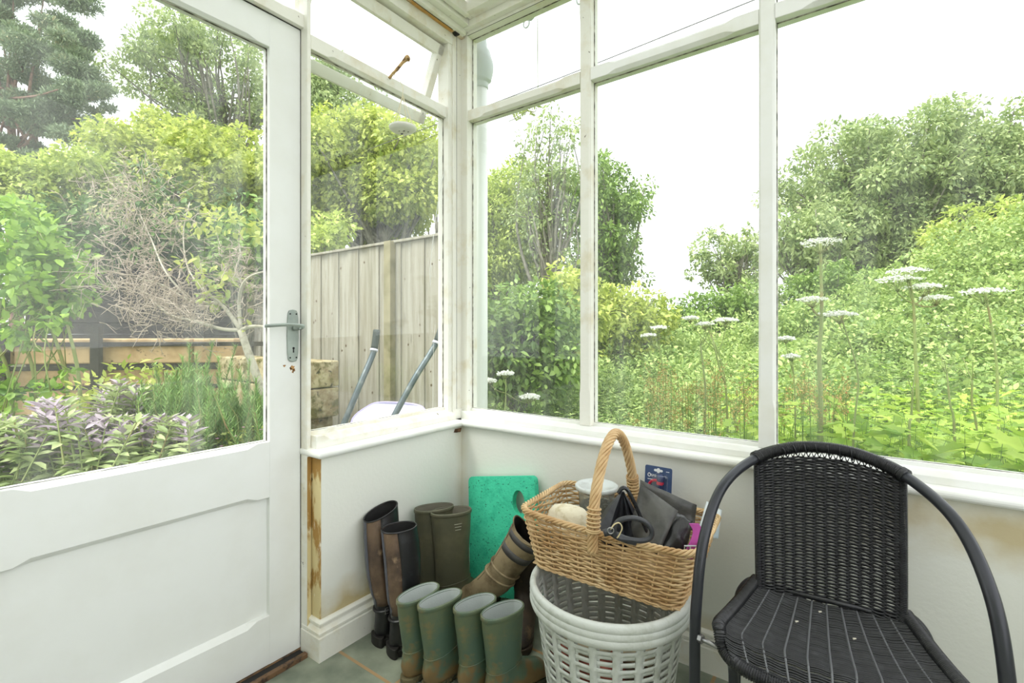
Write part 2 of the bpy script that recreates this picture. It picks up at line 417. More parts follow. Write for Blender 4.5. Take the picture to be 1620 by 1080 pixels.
b = MB().add([(-.3, .15, 2.61), (2.9, .15, 2.61), (2.9, -2.6, 2.95), (-.3, -2.6, 2.95)], [(0, 1, 2, 3)])
struct(b.build('ceiling', sheet, solid=.006))
b = MB()
for x in (.62, 1.24, 1.88): b.add(*(lambda q: (q.v, q.f))(MB().loft([[(x, y, z), (x + .045, y, z), (x + .045, y, z + .06), (x, y, z + .06)] for y, z in ((.1, 2.545), (-2.6, 2.875))])))
struct(b.build('trim_12', paint_old), 'white rafters under the roof sheet')

# door in the left wall
d = thing('door_1', 'white painted half-glazed door with a lower panel', None, (-.11, -1.15, .012), kind='structure')
Y0, Y1, GY0, GY1 = -1.575, -.7285, -1.470, -.836
b = MB()
cham_bar(b, 2, .012, 2.137, (-.132, GY1), (-.09, Y1), [], .002)
cham_bar(b, 2, .012, 2.137, (-.132, Y0), (-.09, GY0), [], .002)
cham_bar(b, 1, GY0, GY1, (-.132, 2.03), (-.09, 2.137), [(1, 0)], .010, .04, .03)
cham_bar(b, 1, GY0, GY1, (-.132, .557), (-.09, .740), [(1, 0), (1, 1)], .014, .04, .03)
cham_bar(b, 1, GY0, GY1, (-.132, .012), (-.09, .172), [(1, 1)], .016, .04, .03)
b.build('door_frame', paint_door, d)
MB().box((-.122, GY0 - .004, .16), (-.108, GY1 + .004, .57)).build('door_panel', paint_door, d)
MB().box((-.114, GY0 - .003, .72), (-.110, GY1 + .003, 2.035)).build('door_pane', glass_door, d)
seal(d, 0, -.110, GY0, GY1, .7385, 2.0295)
black_gap = mat('black_rubber', hexc(28, 26, 24), .6, bump=.2)
grey_metal = mat('grey_alloy', hexc(168, 178, 172), .42, .35, noise=(hexc(150, 160, 154), 20, .4, .7))
black = mat('black_matter', hexc(14, 14, 14), .7)
# handle: rounded back plate with screws, keyhole and a flat lever
hp = MB(); cy = -.758; rings = []
outline = []
for (yy, zz) in [(-.017, -.078), (-.0195, -.055), (-.021, 0), (-.0195, .055), (-.017, .078), (-.013, .086), (0, .089), (.013, .086), (.017, .078), (.0195, .055), (.021, 0), (.0195, -.055), (.017, -.078), (.013, -.086), (0, -.089), (-.013, -.086)]:
    outline.append((yy, zz))
for dx, sc in ((0, 1), (.004, 1), (.006, .93)):
    rings.append([(-.09 + dx, cy + y * sc, 1.085 + z * (sc if sc == 1 else .975)) for y, z in outline])
hp.loft(rings); hpl = hp.build('handle_plate', grey_metal, d, smooth=False, bevel=.001)
b = MB()
for (yy, zz) in ((-.011, .074), (.011, .074), (-.011, -.074), (.011, -.074)):
    b.loft([[(x, cy + yy + .0028 * math.cos(a), 1.085 + zz + .0028 * math.sin(a)) for a in np.linspace(0, 2 * PI, 9)[:-1]] for x in (-.0845, -.0832)])
b.loft([[(x, cy + .001 + .004 * math.cos(a), 1.043 + .004 * math.sin(a)) for a in np.linspace(0, 2 * PI, 11)[:-1]] for x in (-.0845, -.0832)])
b.box((-.0845, cy - .001, 1.028), (-.0832, cy + .003, 1.042))
b.build('keyhole', black, hpl)
b = MB(); b.tube([(-.086, cy + .004, 1.112), (-.062, cy + .004, 1.112)], .009, 12)
lv = catmull([(-.062, cy + .010, 1.108), (-.052, cy + .016, 1.113), (-.045, cy + .006, 1.119), (-.045, cy - .04, 1.122), (-.048, cy - .085, 1.119), (-.055, cy - .112, 1.117)], 6)
b.tube(lv, .0062, 10, flat=.62); b.build('door_handle', grey_metal, d, smooth=True)
# bare patches where the old fitting was
wood_bare = mat('bare_wood_chip', hexc(196, 150, 96), .8, noise=(hexc(110, 80, 50), 120, .45, .6))
b = MB()
for (y, z, s) in ((-.757, .976, .008), (-.752, .968, .005), (-.763, .972, .004), (-.786, .984, .004), (-.756, .962, .0035)):
    k = [(s * (1 + .45 * math.sin(3 * a + z * 900)) * math.cos(a), s * (1 + .4 * math.cos(4 * a + y * 700)) * math.sin(a)) for a in np.linspace(0, 2 * PI, 13)[:-1]]
    b.loft([[(x, y + p, z + q) for p, q in k] for x in (-.0905, -.0896)])
b.build('paint_chip', wood_bare, d)
MB().box((-.0895, -.7285, 1.105), (-.086, -.7262, 1.122)).build('latch', black, d)
# dark joints and cracks: round the door, post to beams, board to board
b = MB().box((-.0899, -.7284, .02), (-.0880, -.7274, 2.138)); b.box((-.0899, -1.57, 2.1372), (-.0880, -.7285, 2.1392))
b.box((-.0305, .0, .70), (-.0292, .0012, 2.47)); b.box((.0, .0293, 2.4545), (2.6, .0302, 2.4562)); b.box((-.0295, -.70, 2.4595), (-.0285, -.02, 2.4615))
b.tube(catmull([(-.031, -.022, 2.46), (-.020, -.004, 2.466), (-.012, .010, 2.462), (.004, .026, 2.46)], 4), .0022, 5)
b.tube(catmull([(-.0085, -.46, 2.4515), (-.0080, -.32, 2.4522), (-.0085, -.18, 2.4508), (-.0080, -.05, 2.4520)], 5), .0016, 4)
struct(b.build('trim_18', black_gap), 'dark joints between the painted boards')
MB().loft([[(x, -.02 + .016 * math.cos(a), 2.452 + .010 * math.sin(a)) for a in np.linspace(0, 2 * PI, 9)[:-1]] for x in (-.024, -.006)]).build('trim_19', black_gap)['kind'] = 'structure'
# door head, threshold
b = MB(); cham_bar(b, 1, -1.60, -.7135, (-.13, 2.140), (-.07, 2.185), [(1, 1)], .008); struct(b.build('trim_13', paint_old))
b = MB(); cham_bar(b, 1, -2.6, -.7135, (-.13, 2.402), (-.03, 2.46), [], .008); struct(b.build('trim_14', paint_old))
b = MB(); cham_bar(b, 2, 0, 2.46, (-.13, -1.62), (-.06, -1.577), [], .003); struct(b.build('trim_15', paint_old))
w6 = thing('window_6', None, None, (-.1, -1.15, 2.18), kind='structure')
MB().box((-.102, -1.58, 2.18), (-.098, -.71, 2.405)).build('fanlight_pane', glass, w6)
wood_brown = mat('worn_brown_threshold', hexc(112, 84, 58), .6, noise=(hexc(60, 46, 36), 30, .5, .62), bump=.3)
b = MB().box((-.14, -1.6, 0), (-.085, -.71, .011)); b.box((-.052, -1.6, 0), (-.034, -.735, .016))
struct(b.build('trim_16', wood_brown, bevel=.002), 'worn brown threshold strips under the door')
struct(MB().box((-.085, -1.6, 0), (-.052, -.735, .008)).build('trim_17', black_gap))
# rest of the porch, beyond the picture: door-side wall and house wall
struct(MB().box((-.14, -2.6, 0), (0, -1.62, 2.46)).build('wall_front', plaster))
struct(MB().box((2.60, -2.6, 0), (2.75, .14, .70)).build('wall_far', plaster))
struct(MB().box((-.14, -2.75, 0), (2.75, -2.6, 3.0)).build('wall_back', plaster))
# ------------------------------------------------------------------ garden: leaf meshes
def unit(a): return a / (np.linalg.norm(a, axis=-1, keepdims=True) + 1e-9)
def leaves(name, C, A, N, Ls, wr, m, parent=None, shape='oval', fold=.25, curl=.15):
    """one mesh of many separate leaves. C base points, A axes, N normals, Ls lengths, wr width/length"""
    C = np.asarray(C, float); A = unit(np.asarray(A, float)); N = np.asarray(N, float)
    S = unit(np.cross(A, N)); N = unit(np.cross(S, A)); L_ = np.asarray(Ls)[:, None]; Wd = L_ * wr
    if parent is not None and parent.get('_m') is not None:
        M = np.array(list(parent['_m'])).reshape(4, 4); C = (C - M[:3, 3]) @ M[:3, :3]; A = A @ M[:3, :3]; S = S @ M[:3, :3]; N = N @ M[:3, :3]
    if shape == 'oval':
        pr = [(0, 0), (.28, .42), (.62, .46), (1, 0), (.62, -.46), (.28, -.42)]; fc = [(0, 1, 2, 3), (0, 3, 4, 5)]
    elif shape == 'lance':
        pr = [(0, 0), (.3, .5), (.65, .38), (1, 0), (.65, -.38), (.3, -.5)]; fc = [(0, 1, 2, 3), (0, 3, 4, 5)]
    elif shape == 'diamond':
        pr = [(0, 0), (.5, .5), (1, 0), (.5, -.5)]; fc = [(0, 1, 2), (0, 2, 3)]
    elif shape == 'lobed':
        pr = [(0, 0), (.2, .5), (.45, .3), (.7, .52), (.72, .2), (1, 0), (.72, -.2), (.7, -.52), (.45, -.3), (.2, -.5)]; fc = [(0, 1, 2, 3, 4, 5), (0, 5, 6, 7, 8, 9)]
    elif shape == 'needle':
        pr = [(0, -.5), (0, .5), (1, 0)]; fc = [(0, 1, 2)]
    k = len(pr); V = np.empty((len(C), k, 3))
    for i, (u, v) in enumerate(pr):
        V[:, i] = C + A * (u * L_) + S * (v * Wd) + N * (abs(v) * fold * Wd - curl * u * u * L_)
    nl = len(C); me = bpy.data.meshes.new(name)
    me.vertices.add(nl * k); me.vertices.foreach_set('co', V.reshape(-1))
    base = (np.arange(nl) * k)[:, None]; idx = np.concatenate([base + np.array(f) for f in fc], axis=1).reshape(-1)
    sizes = np.tile([len(f) for f in fc], nl); starts = np.concatenate([[0], np.cumsum(sizes)[:-1]])
    me.loops.add(len(idx)); me.loops.foreach_set('vertex_index', idx.astype(np.int32))
    me.polygons.add(len(sizes)); me.polygons.foreach_set('loop_start', starts.astype(np.int32)); me.polygons.foreach_set('loop_total', sizes.astype(np.int32))
    me.update(calc_edges=True); me.materials.append(m)
    o = bpy.data.objects.new(name, me); COL.objects.link(o)
    if parent is not None: o.parent = parent
    return o
def rnd(n, s=1.0): return RNG.normal(0, s, (n, 3))
def sph(n): return unit(RNG.normal(0, 1, (n, 3)))

lf_bright = leafmat('bright_lime_leaves', hexc(130, 152, 60), hexc(208, 216, 112), trans=.45)
lf_lime2 = leafmat('yellow_green_leaves', hexc(128, 152, 62), hexc(208, 220, 120), trans=.45)
lf_mid = leafmat('mid_green_leaves', hexc(84, 118, 52), hexc(156, 184, 92), trans=.35)
lf_dark = leafmat('dark_green_leaves', hexc(44, 74, 32), hexc(104, 140, 60), trans=.25)
lf_ash = leafmat('ash_grey_green_leaves', hexc(112, 138, 84), hexc(190, 204, 140), trans=.4)
lf_pine = leafmat('pine_needles', hexc(94, 118, 88), hexc(160, 178, 138), hexc(178, 170, 130), trans=.2, patch=.6)
lf_sage_p = leafmat('purple_sage_leaves', hexc(136, 116, 134), hexc(190, 176, 188), trans=.2, patch=3)
lf_sage_g = leafmat('green_sage_leaves', hexc(126, 150, 84), hexc(196, 208, 150), trans=.25, patch=3)
lf_rose = leafmat('rosemary_needles', hexc(92, 134, 66), hexc(156, 188, 110), trans=.25, patch=3)
lf_weed = leafmat('nettle_leaves', hexc(112, 156, 46), hexc(200, 222, 96), trans=.45, patch=.9)
lf_hedge = leafmat('bramble_leaves', hexc(104, 138, 66), hexc(192, 210, 128), trans=.4, patch=.8)
lf_rust = leafmat('rusty_seed_heads', hexc(166, 140, 70), hexc(206, 184, 110), hexc(190, 110, 70), trans=.3, patch=3)
lf_white = leafmat('umbel_florets', hexc(226, 230, 214), hexc(250, 250, 244), trans=.4, patch=3)
lf_pink = leafmat('pink_petals', hexc(206, 120, 160), hexc(236, 180, 204), trans=.3, patch=5)
bark = mat('grey_bark', hexc(150, 146, 132), .85, noise=(hexc(96, 92, 80), 18, .4, .65), bump=.5, bscale=30, stretch=(1, 1, .4))
bark_pine = mat('pine_bark', hexc(150, 120, 104), .9, noise=(hexc(110, 86, 74), 6, .4, .65), bump=.6, bscale=12)
bark_pale = mat('pale_smooth_bark', hexc(196, 190, 172), .8, noise=(hexc(140, 134, 118), 25, .5, .7), bump=.3)
stem_w = mat('leafy_green_stem', hexc(112, 140, 66), .7)
stem_g = mat('green_stem', hexc(142, 156, 92), .7, noise=(hexc(150, 120, 84), 6, .5, .7))
twig = mat('dead_twigs', hexc(178, 164, 148), .85)
soil = mat('garden_soil', hexc(74, 66, 48), .95, noise=(hexc(70, 92, 42), 3, .45, .6), bump=.6, bscale=20)

b = MB(); nx, ny = 40, 40; vs = []
gx = np.linspace(-45, 40, nx); gy = np.linspace(-12, 60, ny)
def gz(x, y):
    h = -.15
    if y > 4: h += (y - 4) * .03
    if x < -1 and y < 1: h += min(.35, (-1 - x) * .25)
    return h
for y in gy:
    for x in gx: vs.append((x, y, gz(x, y) if (x < -.3 or y > .3) else -.15))
fs = [(j * nx + i, j * nx + i + 1, (j + 1) * nx + i + 1, (j + 1) * nx + i) for j in range(ny - 1) for i in range(nx - 1)]
struct(b.add(vs, fs).build('ground', soil), 'garden soil under the plants')

def crown_leaves(blobs, dens, size, wr, droop=.3, shell=.35, sizevar=.4):
    """blobs: (centre, radii). leaves sit mostly near each blob's surface, facing up and outwards"""
    Cs, As, Ns, Ls = [], [], [], []
    for c, r in blobs:
        r = np.array(r) * np.ones(3); n = int(dens * (r[0] * r[1] + r[1] * r[2] + r[0] * r[2]))
        d = sph(n); rad = RNG.uniform(shell, 1.0, (n, 1)) ** .6
        p = np.array(c) + d * r * rad
        out = unit(d / r)
        Cs.append(p); As.append(out * .7 + rnd(n, .6) + np.array([0, 0, -droop])); Ns.append(out * .35 + np.array([0, 0, .9]) + rnd(n, .45))
        Ls.append(size * RNG.uniform(1 - sizevar, 1 + sizevar, n))
    return np.vstack(Cs), np.vstack(As), np.vstack(Ns), np.concatenate(Ls)
def sub_blobs(c, R, n, rr, flat=.8, hole=0.3):
    out = []
    for _ in range(n):
        d = unit(RNG.normal(0, 1, 3)); k = RNG.uniform(hole, .92)
        p = np.array(c) + d * np.array(R) * k; r = rr * RNG.uniform(.65, 1.35)
        out.append((p, (r, r, r * flat)))
    return out
def branchy(mb, base, blobs, r0, top=None, seg=5, wig=.05, twr=.25):
    """trunk from base into the crown with a bough to every blob"""
    base = np.array(base, float); cen = np.mean([q[0] for q in blobs], 0) if top is None else np.array(top, float)
    H = np.linalg.norm(cen - base)
    tr = catmull([base, base + (cen - base) * .35 + RNG.normal(0, wig * H, 3) * [1, 1, 0], base + (cen - base) * .7 + RNG.normal(0, wig * H, 3) * [1, 1, 0], cen], 4)
    mb.tube(tr, np.linspace(r0, r0 * .3, len(tr)), 7)
    for c, r in blobs:
        i = int(np.clip(len(tr) * RNG.uniform(.35, .95), 0, len(tr) - 1)); s = tr[i]
        m_ = s + (np.array(c) - s) * .5 + RNG.normal(0, .06 * np.linalg.norm(c - s), 3)
        q = catmull([s, m_, np.array(c)], 4); mb.tube(q, np.linspace(r0 * (1 - i / len(tr)) * .5 + r0 * .12, r0 * .06, len(q)), 5)
def tree(name, label, px, py, t, rx, ry, n, dens, size, m, mb=bark, wr=.5, base=None, r0=.15, rr=None, depth=None, flat=.8, shape='diamond', trunk=True, cat='tree', group=None, clumps_in=.3, droop=.3):
    """crown centre at pixel (px,py), t deep, radii given in pixels"""
    k = t / FOC; c = at(px, py, t); RX, RZ = rx * k, ry * k; RY = depth or RX * .8
    rr = (rr or .34) * min(RX, RZ)
    # axes: RX across the view, RY along it; use world isotropic blobs placed in the rotated frame
    bl = []
    for _ in range(n):
        d = unit(RNG.normal(0, 1, 3)); s = RNG.uniform(clumps_in, .95)
        p = c + RGT * d[0] * RX * s + FWD * d[1] * RY * s + UPV * d[2] * RZ * s
        r = rr * RNG.uniform(.6, 1.4); bl.append((p, (r, r, r * flat)))
    g = gz(c[0], c[1]); bx = base if base is not None else (c[0], c[1], g)
    o = thing(name, label, cat, (bx[0], bx[1], bx[2]), group=group)
    if trunk:
        q = MB(); branchy(q, bx, bl, r0); q.build('trunk', mb, o, smooth=True)
    C, A, N, L_ = crown_leaves(bl, dens, size, wr, droop)
    leaves('foliage', C, A, N, L_, wr, m, o, shape)
    return o

# ---- trees seen through the door
pc = at(60, 150, 15)
o = thing('pine_tree', 'tall grey-green pine with pinkish trunks behind the garden, far left', 'tree', (pc[0], pc[1], -.1))
bl = []
for (x, y, s) in [(-40, 20, 60), (20, 30, 65), (85, 50, 50), (130, 75, 38), (-20, 100, 60), (55, 105, 62), (120, 130, 48), (160, 150, 32), (10, 170, 55), (80, 175, 58), (140, 190, 36), (-30, 215, 45), (35, 225, 38), (100, 215, 42), (-90, 120, 70), (-80, 30, 70), (45, -30, 60), (-30, -50, 70)]:
    for _ in range(5):
        p = at(x + RNG.normal(0, s * .45), y + RNG.normal(0, s * .36), 15 + RNG.normal(0, .8)); r = s * 15 / FOC * RNG.uniform(.34, .62); bl.append((p, (r, r, r * .45)))
q = MB()
for x, bx in ((18, 26), (-40, -60), (52, 48)):
    q.tube(catmull([tuple(at(bx, 524, 16.3))[:2] + (-.1,), at(x + 8, 330, 16.3), at(x, 180, 16.3), at(x + 12, 40, 16.3)], 5), np.linspace(.2, .05, 16), 8)
for c, r in bl[::4]:
    s = at(18 + RNG.uniform(-30, 30), 100 + RNG.uniform(0, 150), 15); q.tube(catmull([s, (s + c) / 2 + [0, 0, -.1], c], 3), np.linspace(.045, .015, 7), 5)
q.build('trunk', bark_pine, o, smooth=True)
C, A, N, L_ = crown_leaves(bl, 4000, .12, .2, 0, .1); A = A * .6 + np.array([0, 0, .35]) + rnd(len(A), .5)
leaves('foliage', C, A, N, L_, .26, lf_pine, o, 'diamond')

tree('ash_tree', 'pale sparse tree with grey-green leaves, beyond the lime-green trees behind the door', 330, 120, 19, 160, 125, 100, 330, .16, lf_ash, bark, .42, r0=.22, rr=.16)
tree('maple_tree', 'bright lime-green tree in the upper part of the door glass', 310, 275, 10.5, 165, 112, 120, 900, .10, lf_bright, bark, .6, rr=.24, r0=.12, shape='lobed')
tree('maple_tree', 'yellow-green spreading tree in front of the pine trunks', 110, 300, 9, 120, 75, 60, 1000, .09, lf_lime2, bark, .6, rr=.36, r0=.1, shape='lobed')
tree('maple_tree', 'lime-green tree rising behind the wooden fence in the left window', 585, 285, 9.0, 150, 125, 110, 1000, .09, lf_bright, bark, .6, rr=.26, r0=.14, shape='lobed')
tree('maple_tree', 'small yellow-leaved tree just above the fence beside the door post', 505, 385, 6.0, 62, 62, 30, 1100, .07, lf_lime2, bark, .6, rr=.34, r0=.06, shape='lobed')
tree('ash_tree', 'tall pale grey-green tree behind the fence, top of the left window', 530, 160, 18, 85, 90, 36, 260, .18, lf_ash, bark, .42, r0=.2, rr=.26)
tree('ash_tree', 'thin sparse tree against the sky next to the corner post', 695, 260, 17, 40, 75, 22, 200, .16, lf_ash, bark, .42, r0=.12, rr=.3)
tree('evergreen_shrub', 'dark evergreen shrub behind the bare grey branches', 255, 405, 6.6, 215, 125, 90, 600, .09, lf_dark, bark, .5, r0=.08, rr=.34, cat='shrub', shape='oval')
tree('garden_shrub', 'mid-green shrub between the bare tree and the wooden fence', 395, 400, 5.6, 70, 85, 34, 650, .085, lf_mid, bark, .55, r0=.05, rr=.36, cat='shrub', shape='oval')

# ---- near shrub on the far left, with round leaves and thin stems
c = at(45, 420, 3.3); o = thing('leafy_shrub', 'glossy green broad-leaved shrub at the left edge above the sandstone wall', 'shrub', (c[0], c[1], .1))
bl = []
for (x, y, s) in [(-30, 340, 45), (20, 330, 40), (60, 370, 42), (-20, 400, 50), (40, 420, 50), (95, 400, 40), (125, 425, 30), (0, 470, 48), (60, 470, 45), (110, 470, 36), (-40, 500, 45), (30, 530, 30), (90, 500, 26), (-30, 600, 40), (25, 610, 36), (70, 620, 30), (0, 650, 34), (100, 590, 16), (-80, 420, 60), (-70, 560, 50)]:
    for _ in range(3):
        p = at(x + RNG.normal(0, s * .3), y + RNG.normal(0, s * .3), 3.3 + RNG.normal(0, .18)); r = s * 3.3 / FOC * RNG.uniform(.5, .85); bl.append((p, (r, r, r * .8)))
q = MB()
for x0, x1 in ((130, 100), (110, 70), (60, 20), (20, -30)):
    q.tube(catmull([tuple(at(x0, 700, 3.3))[:2] + (.1,), at(x0 - 5, 600, 3.3), at(x1, 480, 3.3), at(x1 - 10, 360, 3.3)], 5), np.linspace(.014, .006, 16), 6)
for cc, r in bl: s = at(60, 480, 3.3) + rnd(1, .1)[0]; q.tube(catmull([s, (s + cc) / 2 + rnd(1, .04)[0], cc], 3), .004, 4)
q.build('stem', stem_g, o, smooth=True)
C, A, N, L_ = crown_leaves(bl, 1500, .062, .6, .2, .1)
leaves('foliage', C, A, N, L_, .62, leafmat('glossy_shrub_leaves', hexc(74, 120, 38), hexc(166, 200, 80), trans=.4, patch=2.5), o, 'oval')

# ---- bare grey tree leaning into view
rootp = at(432, 700, 2.75); o = thing('bare_tree', 'leaning small grey tree with mostly bare tangled branches, beside the door handle', 'tree', (rootp[0], rootp[1], .1))
q = MB(); D = 2.75
tr = catmull([(rootp[0], rootp[1], .1), at(425, 660, D), at(408, 600, D), at(392, 555, D), at(381, 522, D)], 5)
q.tube(tr, np.linspace(.026, .019, len(tr)), 9)
ends = []
def bough(pts, r0, r1):
    c = catmull([at(*p) for p in pts], 5); q.tube(c, np.linspace(r0, r1, len(c)), 6); ends.append(c)
bough([(381, 522, D), (350, 520, D), (310, 508, D - .05), (270, 498, D), (235, 470, D)], .013, .004)
bough([(381, 522, D), (362, 495, D), (345, 480, D + .1), (300, 475, D + .15), (255, 450, D + .1), (215, 440, D)], .013, .004)
bough([(381, 522, D), (378, 480, D), (384, 450, D - .1), (400, 435, D - .15), (425, 428, D - .2)], .011, .004)
bough([(381, 522, D), (400, 516, D - .05), (432, 518, D - .1), (460, 520, D - .1)], .012, .006)
bough([(360, 495, D), (345, 475, D), (330, 465, D), (318, 440, D)], .007, .003)
bough([(384, 450, D), (372, 430, D), (380, 405, D), (378, 385, D)], .006, .003)
bough([(300, 475, D), (262, 430, D), (240, 380, D + .2), (222, 340, D + .3)], .006, .003)
bough([(345, 480, D), (300, 430, D + .2), (290, 370, D + .3), (300, 320, D + .4)], .006, .003)
q.build('trunk', bark_pale, o, smooth=True)
q = MB()
def twigs(cx, cy, sx, sy, n, ln, t0=D):
    for _ in range(n):
        a = at(cx + RNG.normal(0, sx), cy + RNG.normal(0, sy), t0 + RNG.normal(0, .12)); v = unit(rnd(1)[0]) * ln * RNG.uniform(.4, 1)
        w = a + v * .5 + rnd(1, .02)[0]; e = a + v + rnd(1, .03)[0]
        q.tube(np.array([a, w, e]), [.0028, .002, .001], 4)
        q.tube(np.array([w, w + unit(rnd(1)[0]) * ln * .4, w + unit(rnd(1)[0]) * ln * .5]), [.0016, .0012, .0008], 3)
twigs(252, 465, 44, 28, 200, .15); twigs(222, 400, 44, 44, 150, .17, D + .2); twigs(300, 500, 30, 14, 110, .1)
twigs(370, 420, 22, 22, 80, .09); twigs(400, 460, 16, 24, 50, .08); twigs(210, 320, 40, 30, 150, .16, D + .3)
q.build('twig', twig, o)
C, A, N, L_ = crown_leaves([(at(345, 440, D), (.14, .14, .08)), (at(300, 425, D), (.1, .1, .07)), (at(388, 505, D), (.05, .05, .04)), (at(400, 360, D + .2), (.2, .2, .12)), (at(330, 350, D + .4), (.2, .2, .1)), (at(330, 470, D), (.1, .1, .06))], 900, .05, .6, .1, .1)
leaves('foliage', C, A, N, L_, .6, lf_bright, o, 'oval')
C, A, N, L_ = crown_leaves([(at(215, 320, D + .3), (.25, .25, .16)), (at(160, 330, D + .3), (.2, .2, .14)), (at(230, 270, D + .4), (.18, .18, .1)), (at(280, 340, D + .4), (.2, .2, .15))], 700, .028, .4, .1, .1)
leaves('foliage', C, A, N, L_, .4, leafmat('reddish_small_leaves', hexc(166, 170, 110), hexc(196, 200, 140), hexc(206, 150, 120), trans=.3, patch=3), o, 'lance')

# ---- rosemary
c = at(300, 640, 2.6); o = thing('rosemary_bush', 'green rosemary bush with upright needle-leaved spires below the bare tree', 'shrub', (c[0], c[1], .1))
Cs, As = [], []; q = MB()
for k in range(260):
    x = RNG.uniform(215, 425); 
    topy = 640 - 60 * math.exp(-((x - 300) / 34) ** 2) * RNG.uniform(.2, 1) + RNG.normal(0, 22)
    if k < 14: x, topy = [(300, 545), (337, 540), (373, 548), (289, 565), (310, 560), (262, 590), (345, 565), (395, 570), (366, 575), (325, 580), (280, 585), (250, 610), (405, 600), (380, 590)][k]
    t = 2.6 + RNG.normal(0, .16); e = at(x, topy, t); h = RNG.uniform(.22, .4); s = e - np.array([RNG.normal(0, .05), RNG.normal(0, .05), h])
    n_ = int(h / .0028); u = np.linspace(.05, 1, n_)[:, None]; pts = s + (e - s) * u; q.tube(np.array([s, (s + e) / 2 + rnd(1, .01)[0], e]), .003, 4)
    ang = np.arange(n_) * 2.4; dirs = np.stack([np.cos(ang), np.sin(ang), .9 + .8 * u[:, 0]], 1); Cs.append(pts); As.append(dirs)
q.build('stem', stem_g, o)
C = np.vstack(Cs); A = np.vstack(As); leaves('foliage', C, A, np.tile([0, 0, 1.], (len(C), 1)) + rnd(len(C), .3), RNG.uniform(.028, .045, len(C)), .15, lf_rose, o, 'needle')

# ---- purple sage: stems with opposite pairs of broad leaves
def sage(o, n, xr, ytop, t0, ts):
    G, P_ = ([], [], [], []), ([], [], [], []); q = MB()
    for k in range(n):
        x = RNG.uniform(*xr); t = t0 + RNG.normal(0, ts); e = at(x, ytop(x) + abs(RNG.normal(0, 34)) * (1 if RNG.random() < .8 else 0), t)
        s = e - np.array([RNG.normal(0, .05), RNG.normal(0, .05), .22]); q.tube(np.array([s, e]), [.004, .0025], 4)
        purple = RNG.random() < (.62 if x > 60 else .4)
        for j in range(6):
            p = s + (e - s) * (.35 + .65 * j / 5); a0 = RNG.uniform(0, PI)
            for sg in (0, 1, .5):
                if sg == .5 and RNG.random() < .4: continue
                a = a0 + sg * PI; T = P_ if (purple and j > 1) else G
                T[0].append(p); T[1].append((math.cos(a), math.sin(a), .15 + j * .16 + RNG.normal(0, .15))); T[2].append((RNG.normal(0, .3), RNG.normal(0, .3), 1)); T[3].append(RNG.uniform(.06, .10) * (1 - .06 * j))
    q.build('stem', stem_g, o)
    leaves('foliage', np.array(G[0]), G[1], G[2], G[3], .36, lf_sage_g, o, 'oval', curl=.25)
    leaves('purple_foliage', np.array(P_[0]), P_[1], P_[2], P_[3], .34, lf_sage_p, o, 'lance', curl=.2)
c = at(130, 700, 2.3); o = thing('sage_plant', 'purple and green sage spreading along the bottom of the door glass', 'plant', (c[0], c[1], .1))
sage(o, 380, (-60, 310), lambda x: 668 + (0 if x < 150 else 0) - (26 if 60 < x < 110 else 0), 2.25, .13)
c = at(200, 630, 2.6); o = thing('sage_plant', 'taller purple-tipped sage stems in front of the sandstone wall', 'plant', (c[0], c[1], .1))
sage(o, 60, (155, 235), lambda x: 606 + abs(x - 192) * .5, 2.55, .1)
c = at(60, 690, 2.9); o = thing('mint_plant', 'low lime-green herb leaves between the sage and the wall', 'plant', (c[0], c[1], .1))
C, A, N, L_ = crown_leaves([(at(x, y, 2.8), (.13, .13, .1)) for x, y in ((155, 640), (235, 640), (212, 590), (140, 620), (250, 600), (270, 700), (300, 715), (350, 700))], 1500, .045, .55, .1, .2)
leaves('foliage', C, A, N, L_, .5, lf_bright, o, 'oval')
# low pink geranium
c = at(380, 700, 2.4); o = thing('cranesbill_plant', 'small pink-flowered cranesbill at the lower right corner of the door glass', 'plant', (c[0], c[1], .1))
bl = [(at(x, y, 2.45), (.08, .08, .06)) for x, y in ((350, 705), (385, 690), (410, 680), (420, 700), (395, 715), (330, 715))]
C, A, N, L_ = crown_leaves(bl, 3500, .026, .7, .1, .2); leaves('foliage', C, A, N, L_, .7, leafmat('cranesbill_leaves', hexc(110, 140, 56), hexc(190, 200, 100), hexc(196, 120, 90), patch=6), o, 'lobed')
for x, y in ((344, 694), (350, 706), (372, 690), (386, 676), (412, 680), (392, 700), (366, 712)):
    p = at(x, y, 2.38)
    leaves('flower', np.tile(p, (5, 1)), [(math.cos(a * 1.257), math.sin(a * 1.257), .4) for a in range(5)], np.tile([0, 0, 1.], (5, 1)), np.full(5, .012), .7, lf_pink, o, 'oval')

# ---- sandstone wall, strips for its dark gaps, shed standing in for a reflection, concrete blocks, fence
stone = mat('sandstone', hexc(206, 176, 134), .9, noise=[(hexc(172, 142, 100), 5, .45, .7), (hexc(120, 104, 78), 22, .62, .7)], bump=.6, bscale=25)
def wall_line(px, t): p = at(px, 524, t); return p
WA, WB = at(-160, 524, 4.3), at(372, 524, 4.7)
dirw = unit((WB - WA)[None])[0]; Lw = np.linalg.norm((WB - WA)[:2]); angw = math.atan2(dirw[1], dirw[0])
o = thing('sandstone_wall', 'low tan sandstone wall behind the herbs', 'wall', (WA[0], WA[1], -.1), (0, 0, angw))
b = MB()
for k, (z0, z1) in enumerate(((-.1, .30), (.315, .56), (.575, .76), (.80, 1.03))):
    x = -.2 * k
    while x < Lw:
        l = RNG.uniform(.5, 1.1); e = min(x + l, Lw); 
        if e - x > .15: b.box((max(x, 0), RNG.uniform(-.02, .02), z0 + .1), (e - .015, .3, z1 + .1))
        x += l
b.build('stone_courses', stone, o, bevel=.012, local=True)
